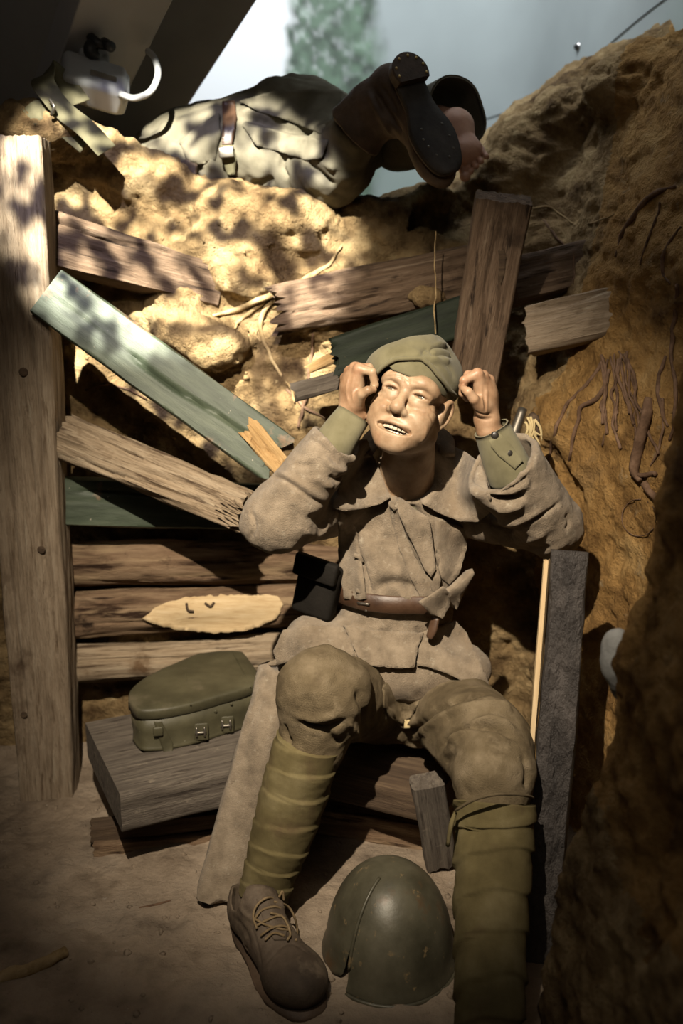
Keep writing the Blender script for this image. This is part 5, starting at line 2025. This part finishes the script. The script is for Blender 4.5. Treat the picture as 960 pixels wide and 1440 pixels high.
def helmet_shell(a0, a1, push, name, parent, n_t=90, n_p=30, cut=None):
    V = []
    for lay in (0, 1):
        for i in range(n_t + 1):
            th = a0 + (a1 - a0) * i / n_t
            for j in range(n_p + 1):
                ph = (math.pi / 2) * (1 - j / n_p)
                lo = 0.0 if cut is None else cut(th)
                ph = lo + (math.pi / 2 - lo) * (1 - j / n_p)
                rr = 1.0 - lay * 0.016
                flare = 0.012 * math.exp(-(ph / 0.10) ** 2)
                c = math.cos(ph) ** 0.86 if ph < math.pi / 2 - 1e-6 else 0
                q = np.array([(ha * rr * c + flare * .7) * math.cos(th), (hb_ * rr * c + flare) * math.sin(th), (hh - lay * .002) * math.sin(ph) ** 1.02])
                q = q + push(th, ph)
                V.append(hc + q)
    V = np.array(V)
    V = V + 0.0012 * np.stack([fbm(V, 14, 2, k) for k in (4, 5, 6)], 1)
    m = n_p + 1
    f0 = grid_faces(n_t + 1, m, False)
    k = (n_t + 1) * m
    F = list(f0) + [tuple(i + k for i in f[::-1]) for f in f0]
    edge = [i * m + n_p for i in range(n_t + 1)]
    for s_, e_ in zip(edge[:-1], edge[1:]):
        F.append((s_, s_ + k, e_ + k, e_))
    for row in (0, n_t):
        for j in range(n_p):
            s_, e_ = row * m + j, row * m + j + 1
            F.append((s_, e_, e_ + k, s_ + k) if row == 0 else (e_, s_, s_ + k, e_ + k))
    return obj(name, V, F, MATS['helmet_paint'], parent)


def push_main(th, ph):
    return np.array([0, 0, 0.0])


def push_flap(th, ph):
    u = (th - (SPL - 1.55)) / 1.55                 # 1 at the split
    k = sstep(0.0, 1.0, u)
    d = np.array([math.cos(th), math.sin(th), 0])
    return -d * 0.016 * k * sstep(1.45, 1.0, ph) + np.array([-0.004, 0.002, 0]) * k * sstep(1.2, 0.3, ph)


def cut_main(th):
    return 0.0


main = helmet_shell(SPL, SPL - 1.55 + 2 * math.pi, push_main, 'shell', hel, 110)
helmet_shell(SPL - 1.56, SPL + 0.02, push_flap, 'torn_flap', hel, 50,
             cut=lambda th: 0.48 * sstep(SPL - 0.20, SPL, th) + 0.08 * sstep(SPL - .5, SPL - .1, th))
rim = [hc + np.array([(ha + .0095) * math.cos(t), (hb_ + .013) * math.sin(t), 0.004]) for t in np.linspace(SPL + .02, SPL - 1.6 + 2 * math.pi, 60)]
V, F = tube(rim, .0042, 8, 120)
obj('rim', V, F, MATS['helmet_paint'], hel)
cr = []
for j in range(14):
    ph = 0.25 + (math.pi / 2 - 0.45) * j / 13
    c = math.cos(ph) ** .86
    cr.append(hc + np.array([(ha + .001) * c * math.cos(SPL + .01), (hb_ + .001) * c * math.sin(SPL + .01), hh * math.sin(ph)]))
V, F = tube(cr, .0036, 8, 30)
obj('fold_ridge', V, F, MATS['helmet_paint'], hel)

# ------------------------------------------------------------------ things on the floor and the right bank
st = SDF(P(866, 925, 1.52) - .13, P(866, 925, 1.52) + .13, .004)
sc_ = P(868, 918, 1.52)
st.ell(sc_, (.026, .03, .040), 0)
st.ell(sc_ + np.array([.008, -.004, -.032]), (.024, .026, .032), .02)
st.ell(sc_ + np.array([.020, .01, -.06]), (.022, .024, .032), .02)
V, F = st.mesh()
V = wrinkle(V, F, 22, .004, 6)
tag(obj('stone', V, F, MATS['grey_stone']), 'pale grey stone sticking out of the dark near bank at the right', 'stone')
V, F = tube([PZ(196, 1277, .004), PZ(218, 1273, .006), PZ(240, 1266, .004)], [.0025, .003, .002], 6, 12, wob=.001)
tag(obj('twig', V, F, MATS['root_bark']), 'small dark twig lying on the bare floor left of the shoe', 'twig')
V, F = tube([PZ(-30, 1384, .012), PZ(40, 1362, .014), PZ(92, 1338, .012)], [.013, .014, .011], 10, 24, wob=.004)
tag(obj('branch', V, F, MATS['pale_root']), 'grey stick lying on the floor at the bottom left corner', 'stick')


def root(name, pts, r, m, label, cat='root', n=None, wob=.0025, parent=None, emb=0.3, seed=0):
    """a root that follows the bank: pixel points dropped on the earth"""
    q = []
    for p in pts:
        if len(p) == 3:
            q.append(P(*p))
            continue
        e = on_earth(p[0], p[1], 0)
        if e is None:
            e = P(p[0], p[1], 2.4)
        if q and abs(e[1] - q[-1][1]) > 0.16:          # a hollow behind: span it, then settle on the nearest ground
            e = P(p[0], p[1], q[-1][1] + math.copysign(0.03, e[1] - q[-1][1]))
            g, gn = near_earth(e)
            if np.linalg.norm(g - e) < 0.12:
                e = g
        q.append(e - norm(ray(p[0], p[1])) * (np.max(r) * (1 - emb)))
    V, F = tube(q, r, 8, n or len(q) * 7, wob=wob)
    o = obj(name, V, F, MATS[m], parent)
    if label:
        tag(o, label, cat)
    return o


root('root', [(912, 560), (908, 585), (901, 612), (895, 640), (892, 662), (900, 676)], [.009, .012, .013, .012, .011, .008], 'root_bark', 'thick brown bent root end on the right bank', seed=1, emb=-.4)
root('root', [(888, 667), (905, 668), (922, 667)], [.006, .006, .005], 'root_bark', 'short stub crossing the thick bent root on the right bank', emb=-1.2)
root('root', [(905, 680), (915, 694), (930, 705), (950, 716)], [.009, .009, .008, .006], 'root_bark', 'root running down to the right below the thick bent root', emb=-.3)
root('root', [(848, 503), (838, 524), (820, 545), (802, 562), (790, 582), (781, 606), (774, 630), (771, 650)], [.004, .005, .005, .005, .005, .0045, .004, .003], 'root_bark',
     'long thin root hanging in a curve, left of the two beside the raised sleeve')
root('root', [(856, 520), (852, 540), (838, 560), (818, 573), (812, 592), (806, 615), (802, 640), (800, 662)], [.004, .005, .006, .006, .005, .0045, .004, .003], 'root_bark',
     'long thin root hanging in a curve, right of the two beside the raised sleeve')
tg = thing('root_tangle', 'dense tangle of thin dark roots on the right bank under the jutting beam', 'roots', on_earth(880, 560) if on_earth(880, 560) is not None else P(880, 560, 2.2))
rr_ = random.Random(5)
for k in range(13):
    x0 = 846 + rr_.uniform(-4, 40)
    pts = [(x0, 500 + rr_.uniform(-8, 10))]
    x, y = pts[0]
    dx = rr_.uniform(-1, 5)
    for i in range(rr_.randint(4, 7)):
        x += dx + rr_.uniform(-7, 7)
        y += rr_.uniform(14, 24)
        pts.append((x, y))
    root('root_strand', pts, rr_.uniform(.0018, .0042), 'root_bark', None, parent=tg, wob=.002, emb=-rr_.uniform(0.2, 2.5))
for nm, pts, r, m, lb in [
    ('root', [(952, 400), (948, 450), (944, 500), (950, 545), (946, 590), (942, 620)], [.004, .005, .005, .005, .004, .003], 'root_bark', 'dark root hanging at the right edge above the near bank'),
    ('root', [(935, 500), (925, 540), (930, 575), (938, 600)], [.004, .005, .005, .003], 'root_bark', 'short dark root near the right edge beside the tangle'),
    ('root', [(930, 560), (932, 600), (924, 635), (914, 655)], [.003, .003, .003, .002], 'root_bark', 'fine root curving down to the bent root end'),
    ('root', [(748, 294), (770, 291), (786, 300), (806, 314), (830, 314), (852, 306), (864, 300)], [.002, .0024, .0024, .0024, .002, .002, .0015], 'pale_root', 'pale thread-like root above the orange-brown beam'),
    ('root', [(765, 310), (778, 328), (792, 345)], [.004, .004, .003], 'root_bark', 'dark stubby root just right of the stake top'),
    ('root', [(806, 352, 2.50), (807, 372, 2.49), (806, 400, 2.46)], [.0015, .0015, .001], 'root_bark', 'thin dark rootlet hanging over the orange-brown beam'),
    ('root', [(950, 262), (925, 270), (905, 285), (890, 305), (872, 335), (866, 360)], [.004, .006, .007, .007, .005, .003], 'root_bark', 'bent root coming from the upper right over the beams'),
    ('root', [(928, 285), (922, 310), (908, 345), (900, 372)], [.003, .003, .003, .002], 'root_bark', 'thin root hanging down beside the bent upper right root'),
    ('root', [(958, 318), (945, 335), (934, 356), (932, 385), (942, 400)], [.003, .004, .004, .004, .002], 'root_bark', 'dark hooked root at the right edge level with the beams'),
    ('root', [(480, 345), (462, 372), (440, 385), (415, 402), (392, 414), (372, 436), (366, 462), (376, 492), (390, 520), (408, 545), (414, 566)],
     [.003, .005, .008, .008, .0075, .007, .006, .005, .0045, .004, .003], 'pale_root', 'long pale forked root sweeping down the lit bank left of the cap'),
    ('root', [(425, 398), (398, 408), (368, 420), (340, 432), (318, 440), (300, 444)], [.008, .010, .009, .008, .006, .004], 'pale_root', 'thick pale root running left from the long forked root'),
    ('root', [(372, 424), (350, 440), (336, 452), (330, 462)], [.006, .006, .005, .003], 'pale_root', 'short pale side root below the thick pale root'),
    ('root', [(440, 470), (438, 500), (432, 540), (426, 575), (418, 600)], [.0035, .004, .005, .005, .004], 'root_bark', 'thin upright brown stem left of the raised hand'),
    ('root', [(402, 548), (416, 560), (430, 575), (446, 582), (458, 590)], [.003, .004, .004, .003, .002], 'root_bark', 'thin dark root lying across the foot of the upright stem'),
    ('root', [(372, 450), (360, 470), (366, 480)], [.003, .003, .002], 'pale_root', 'tiny pale root tip on the lit bank'),
    ('root', [(120, 548), (150, 542), (180, 548), (206, 562)], [.003, .003, .003, .002], 'root_bark', 'thin dark root in the hollow right of the post'),
]:
    root(nm, pts, r, m, lb)
# wire loop on the bank
wl = []
for k in range(15):
    t = math.radians(-60 + k * 24)
    e = on_earth(898 + 24 * math.cos(t), 728 + 26 * math.sin(t), 0)
    wl.append((e if e is not None else P(898, 728, 2)) - norm(ray(898, 728)) * .006)
V, F = tube(wl, .0011, 6, 70)
tag(obj('wire_loop', V, F, MATS['root_bark']), 'thin loop of wire or rootlet hanging on the right bank', 'wire')
# string hanging in front of the round log
sp_ = [P(612, 325, 2.52), P(611, 370, 2.50), P(613, 410, 2.49), P(610, 435, 2.43), P(612, 470, 2.42)]
V, F = tube(sp_, .0016, 6, 60, wob=.0015)
tag(obj('string', V, F, MATS['pale_root']), 'frayed string hanging over the round log behind the cap', 'string')
# broken pipe stub and straw behind the right sleeve
ps = thing('pipe_stub', 'grey metal stub with straw sticking out of the bank behind the right sleeve', 'pipe', P(738, 595, 2.3))
V, F = tube([P(716, 628, 2.28), P(735, 575, 2.32)], [.014, .011], 10, 8)
obj('metal_stub', V, F, MATS['dull_steel'], ps)
V, F = tube([P(748, 640, 2.26), P(752, 595, 2.28), P(748, 585, 2.30)], [.014, .012, .010], 10, 8)
obj('metal_stub', V, F, MATS['old_dark_wood'], ps)
for k in range(10):
    a = P(742 + rr_.uniform(-6, 10), 588 + rr_.uniform(-4, 12), 2.26)
    V, F = tube([a, a + np.array([rr_.uniform(-.01, .015), -.005, -.02]), a + np.array([rr_.uniform(-.01, .02), -.008, -rr_.uniform(.03, .06)])], [.003, .0035, .0015], 6, 8, wob=.003)
    obj('straw', V, F, MATS['straw'], ps)


# ------------------------------------------------------------------ curled khaki webbing on the parapet
def ribbon(name, ctr, wdir, width, m, parent, th=.003, n=40, ww=None):
    c = smooth_path(ctr, n)
    T = np.gradient(c, axis=0)
    V = []
    for i in range(n):
        w = np.asarray(smooth_path(wdir, n)[i]) if np.ndim(wdir) == 2 else np.asarray(wdir)
        t = norm(T[i])
        w = norm(w - t * np.dot(w, t))
        nn = np.cross(t, w)
        for (a, b) in ((-.5, .5), (-.2, .6), (.2, .6), (.5, .5), (.5, -.5), (-.5, -.5)):
            V.append(c[i] + w * a * width + nn * b * th)
    F = grid_faces(n, 6) + [(5, 4, 3, 2, 1, 0), tuple(range((n - 1) * 6, n * 6))]
    return obj(name, np.array(V), F, MATS[m], parent)


wb = thing('webbing_strap', 'stiff khaki strap curled into a loop on the parapet above the post', 'strap', P(95, 190, 2.68))
ribbon('strap_loop', [P(150, 212, 2.65), P(120, 180, 2.66), P(92, 158, 2.66), P(70, 132, 2.65), P(60, 113, 2.68), P(72, 101, 2.73), P(92, 118, 2.75), P(112, 145, 2.73)],
       (0.55, 0.6, 0.55), .058, 'webbing', wb)
ribbon('strap_end', [P(40, 165, 2.63), P(60, 155, 2.65), P(88, 178, 2.67), P(120, 205, 2.69)], (.35, .5, .8), .05, 'webbing', wb)
V, F = tube([P(70, 140, 2.63), P(76, 150, 2.62), P(72, 162, 2.63)], .004, 8, 12)
obj('buckle', V, F, MATS['dull_steel'], wb)

# ------------------------------------------------------------------ the fallen man on the parapet
fm = thing('person', 'fallen man in greatcoat lying on the parapet, one boot raised, one foot bare', 'person', P(380, 230, 3.0))
fs = SDF((-0.75, 2.35, 1.40), (0.62, 3.75, 2.05), 0.0065)
fs.ell(P(330, 215, 3.05), (.24, .22, .15), 0)
fs.ell(P(270, 228, 3.10), (.16, .18, .12), .08)
fs.ell(P(415, 195, 3.00), (.19, .18, .16), .09)
fs.cone(P(430, 185, 3.0), P(500, 205, 2.86), .13, .09, .06)
fs.cone(P(400, 230, 2.94), P(466, 240, 2.79), .105, .085, .08)
fs.cone(P(468, 236, 2.78), P(502, 190, 2.66), .078, .070, .06)
fs.cone(P(230, 245, 2.98), P(290, 245, 2.92), .05, .06, .05)
FV, FF = fs.mesh()
FV = wrinkle(FV, FF, 7, .013, 33)
FV = wrinkle(FV, FF, 15, .009, 35, (1, 1, 0.6))
FV = sculpt(FV, FF, [
    ([(335, 165), (370, 172), (405, 180), (440, 186)], 5, -.018), ([(330, 158), (370, 160), (410, 168), (445, 178)], 7, .014), ([(395, 160), (420, 175), (440, 185)], 5, -.02),
    ([(280, 195), (275, 225), (285, 250)], 6, -.016), ([(340, 172), (360, 180), (385, 190)], 6, .012), ([(400, 215), (395, 235), (405, 255)], 5, -.016),
    ([(385, 250), (370, 258), (352, 262)], 5, -.016), ([(300, 180), (298, 215), (300, 245)], 6, .010), ([(240, 200), (260, 185), (300, 170)], 6, -.012),
    ([(430, 230), (450, 245), (470, 262)], 5, -.014), ([(440, 215), (455, 228), (475, 238)], 6, .010)])
FB = bvh_of(FV, FF)
gc = obj('greatcoat', FV, FF, MATS['greatcoat'], fm)
V, F = drape(FB, [(312, 142), (330, 141), (333, 165), (330, 185), (326, 205), (312, 204), (313, 170)], .012, .006, 4, 6)
sb_ = obj('strap', V, F, MATS['belt_leather'], gc)
V, F = drape(FB, [(309, 204), (328, 204), (332, 224), (330, 246), (320, 246), (312, 225)], .016, .006, 4, 6)
obj('strap_tab', V, F, MATS['webbing'], sb_)
h_ = hit(FB, 318, 214)
pz_ = np.array(h_[0]) if h_[0] is not None else P(318, 214, 2.8)
V, F = box(pz_ - norm(ray(318, 214)) * .026, ((1, 0, .1), (0, 1, 0), (-.1, 0, 1)), (.020, .004, .014))
bevel(obj('buckle', V, F, MATS['dull_steel'], sb_), .003)
V, F = drape(FB, [(248, 228), (262, 224), (278, 226), (276, 248), (262, 250), (250, 248)], .02, .02, 4, 6)
obj('leather_pouch', V, F, MATS['boot_leather'], gc)
for k, (pl, of) in enumerate([([(336, 142), (380, 129), (440, 125), (482, 128), (474, 160), (452, 188), (430, 180), (400, 168), (362, 156)], .016),
                              ([(340, 176), (385, 184), (430, 194), (462, 196), (452, 222), (430, 226), (396, 214), (362, 206)], .012),
                              ([(252, 200), (275, 178), (308, 158), (310, 190), (302, 226), (280, 232), (262, 224)], .012)]):
    V, F = drape(FB, pl, of, .007, 5, 6, shape=lambda x, y: .010 * np.sin(x * .11 + y * .09 + k), rag=.8, seed=30 + k)
    obj('coat_fold', V, F, MATS['greatcoat'], gc)
# hair and cheek of the hidden head at the far left
hs_ = SDF(P(222, 240, 3.05) - .2, P(222, 240, 3.05) + .2, .006)
hs_.ell(P(228, 246, 3.10), (.085, .10, .075), 0)
hs_.cone(P(228, 250, 3.05), P(265, 245, 3.06), .05, .06, .04)
V, F = hs_.mesh()
V = wrinkle(V, F, 25, .006, 4)
obj('head', V, F, MATS['hair'], fm)

# raised boot
BH, BTo = P(566, 100, 2.53), P(627, 232, 2.46)         # middle of heel and of toe on the sole
ba = norm(BTo - BH)
bn = np.array([0.42, -0.88, 0.10])
bn = norm(bn - ba * np.dot(bn, ba))
bw = np.cross(bn, ba)
if bw[0] < 0:
    bw = -bw
BL = np.linalg.norm(BTo - BH)


def bo(a, b, c):
    """boot coordinates: along the sole (0 heel .. 1 toe), across (m), out of the sole (m)"""
    return BH + ba * a * BL + bw * b + bn * c


BA = np.array([ba, bw, bn])
us = SDF(np.minimum(BH, BTo) - .30, np.maximum(BH, BTo) + .30, .0045)
us.ell(bo(.02, 0, -.055), (.055, .045, .055), 0, BA)
us.ell(bo(.42, 0, -.042), (.10, .040, .044), .03, BA)
us.ell(bo(.82, 0, -.036), (.085, .050, .036), .03, BA)
ANK, SHT = bo(.02, -.005, -.085), P(498, 186, 2.64)
us.cone(ANK, SHT, .058, .078, .03, flat_end=True)
us.cone(bo(.45, 0, -.05), ANK * .6 + SHT * .4, .036, .055, .04)
us.cone(ANK * .35 + SHT * .65, SHT + (SHT - ANK) * .3, .060, .074, .004, 'cut')
us.rbox(bo(.5, 0, .05), (ba, bw, bn), (.35, .2, .052), .002, 0, 'cut')
V, F = us.mesh()
V = relax(V, F, 1)
V = wrinkle(V, F, 14, .004, 41)
V = sculpt(V, F, [([(525, 125), (540, 150), (556, 175), (566, 190)], 4, -.008), ([(517, 128), (530, 155), (545, 180), (560, 200)], 4, .007), ([(533, 118), (548, 140), (560, 160)], 3.5, -.006),
                  ([(470, 190), (485, 205), (512, 228)], 3, .004), ([(500, 140), (510, 170), (530, 195)], 7, -.004)])
bt = obj('boot', V, F, MATS['boot_leather'], fm)
t = np.linspace(0, 2 * math.pi, 56, endpoint=False)
cx = 0.5 + 0.60 * np.cos(t)
hwid = 0.054 * np.abs(np.sin(t)) ** 0.7 * (0.74 + 0.34 * sstep(.3, .75, cx) - .12 * np.exp(-((cx - .40) / .16) ** 2))
bb_ = np.sign(np.sin(t)) * (hwid + .003)
V = [bo(a, b * sc, c) for c, sc in ((-.004, 1), (.008, 1), (.011, .96), (.0115, .5)) for a, b in zip(cx, bb_)]
F = grid_faces(4, 56) + [tuple(range(55, -1, -1)), tuple(range(168, 224))]
sl = obj('sole', np.array(V), F, MATS['boot_sole'], bt)
V = [bo(a, b * sc, c) for c, sc in ((-.005, 1.03), (.0025, 1.03)) for a, b in zip(cx, bb_)]
obj('welt', np.array(V), grid_faces(2, 56) + [tuple(range(55, -1, -1)), tuple(range(56, 112))], MATS['shoe_leather'], bt)
tt = np.linspace(math.radians(62), math.radians(298), 30)
hxs = np.r_[0.06 + 0.19 * np.cos(tt)]
hxs = 0.08 + 0.19 * np.cos(tt)
hys = 0.047 * np.sin(tt)
hxs[0] = hxs[-1] = 0.17
V = [bo(a, b * sc, c) for c, sc in ((.008, 1), (.030, 1), (.033, .94)) for a, b in zip(hxs, hys)]
F = grid_faces(3, 30) + [tuple(range(29, -1, -1)), tuple(range(60, 90))]
hl = obj('heel', np.array(V), F, MATS['boot_leather'], bt, smooth=False)
for k in (1, 5, 9, 13, 18, 23, 27):
    V, F = disc_button(bo(0.08 + (hxs[k] - 0.08) * .8, hys[k] * .8, .0325), bn, .0035, .003, 8)
    obj('hobnail', V, F, MATS['brass'], hl)
for (a, b) in ((.8, -.03), (.9, -.02), (.95, .01), (.88, .03), (.75, .035), (.62, .03), (.62, -.028), (.72, -.035)):
    V, F = disc_button(bo(a, b, .0112), bn, .003, .002, 8)
    obj('hobnail', V, F, MATS['dull_steel'], sl)

# other leg: an open trouser cuff with a bare foot
c1_, c0_ = P(640, 160, 2.62), P(560, 190, 2.90)
cuff('trouser_leg', c0_, c1_, .095, .088, 'greatcoat', .006, 20, 36, fm, .05, 5)
V, F = tube([c0_, P(600, 178, 2.78), P(630, 168, 2.66)], [.085, .07, .055], 16, 20)
fsd = SDF(P(650, 205, 2.58) - .22, P(650, 205, 2.58) + .22, .0026)
fsd.cone(P(612, 172, 2.74), P(640, 176, 2.62), .042, .036, .02)
fsd.ell(P(641, 178, 2.60), (.034, .036, .036), .03)
fsd.cone(P(642, 182, 2.59), P(655, 215, 2.56), .034, .036, .03)
fsd.ell(P(656, 214, 2.555), (.038, .028, .030), .02)
for k in range(5):
    a = P(648 + 7.4 * k, 234 - 6.0 * k, 2.556 - .003 * k)
    b = P(654 + 7.4 * k, 248 - 7.0 * k, 2.528)
    r = .0115 if k == 0 else .0080 - .0004 * k
    fsd.cone(a, b, r * .85, r * .9, .002)
    fsd.ell(b, (r * 1.15, r * 1.1, r * 1.1), .0015)
V, F = fsd.mesh()
V = wrinkle(V, F, 30, .0012, 51)
ft = obj('foot', V, F, MATS['pale_skin'], fm)


# ------------------------------------------------------------------ loose crumbs of earth on the floor, ledges and bench
_ico = bmesh.new()
bmesh.ops.create_icosphere(_ico, subdivisions=1, radius=1.0)
IV = np.array([v.co[:] for v in _ico.verts])
IF = [[v.index for v in f.verts] for f in _ico.faces]
_ico.free()
rg = np.random.default_rng(11)
for nm, n, mt, gen in (('earth_crumbs', 700, 'earth_floor', lambda: (rg.uniform(-60, 640), rg.uniform(1130, 1440))),
                       ('earth_clods', 650, 'earth_wall', lambda: (rg.uniform(90, 700), rg.uniform(290, 760)))):
    Vs, Fs, c = [], [], 0
    for k in range(n):
        px, py = gen()
        e = on_earth(px, py, 0)
        if e is None:
            continue
        r = 0.0015 + 0.009 * rg.random() ** 5
        q = IV * rg.uniform(.45, 1.3, IV.shape) * r * rg.uniform(.5, 1.2, 3)
        Vs.append(q + e)
        Fs.append(np.array(IF) + c)
        c += len(IV)
    o = obj(nm, np.vstack(Vs), np.vstack(Fs), MATS[mt], smooth=False)
    tag(o, 'small crumbs of dry earth scattered over the trench floor' if nm == 'earth_crumbs' else 'small clods of earth clinging to the back bank', 'earth', kind='stuff')

# ------------------------------------------------------------------ alike things share a group
GROUPS = {'revetment_log': 'level logs of the revetment', 'root': 'roots hanging from the banks', 'support_plank': 'planks under the bench',
          'green_plank': 'green painted planks', 'squared_beam': 'beams sticking out of the earth', 'bench_board': 'boards of the bench',
          'splintered_board': 'splintered boards behind the raised hand', 'person': 'two soldiers in the trench scene'}
for o in list(SC.objects):
    k = o.name.split('.')[0]
    if o.parent is None and k in GROUPS and 'category' in o:
        o['group'] = GROUPS[k]
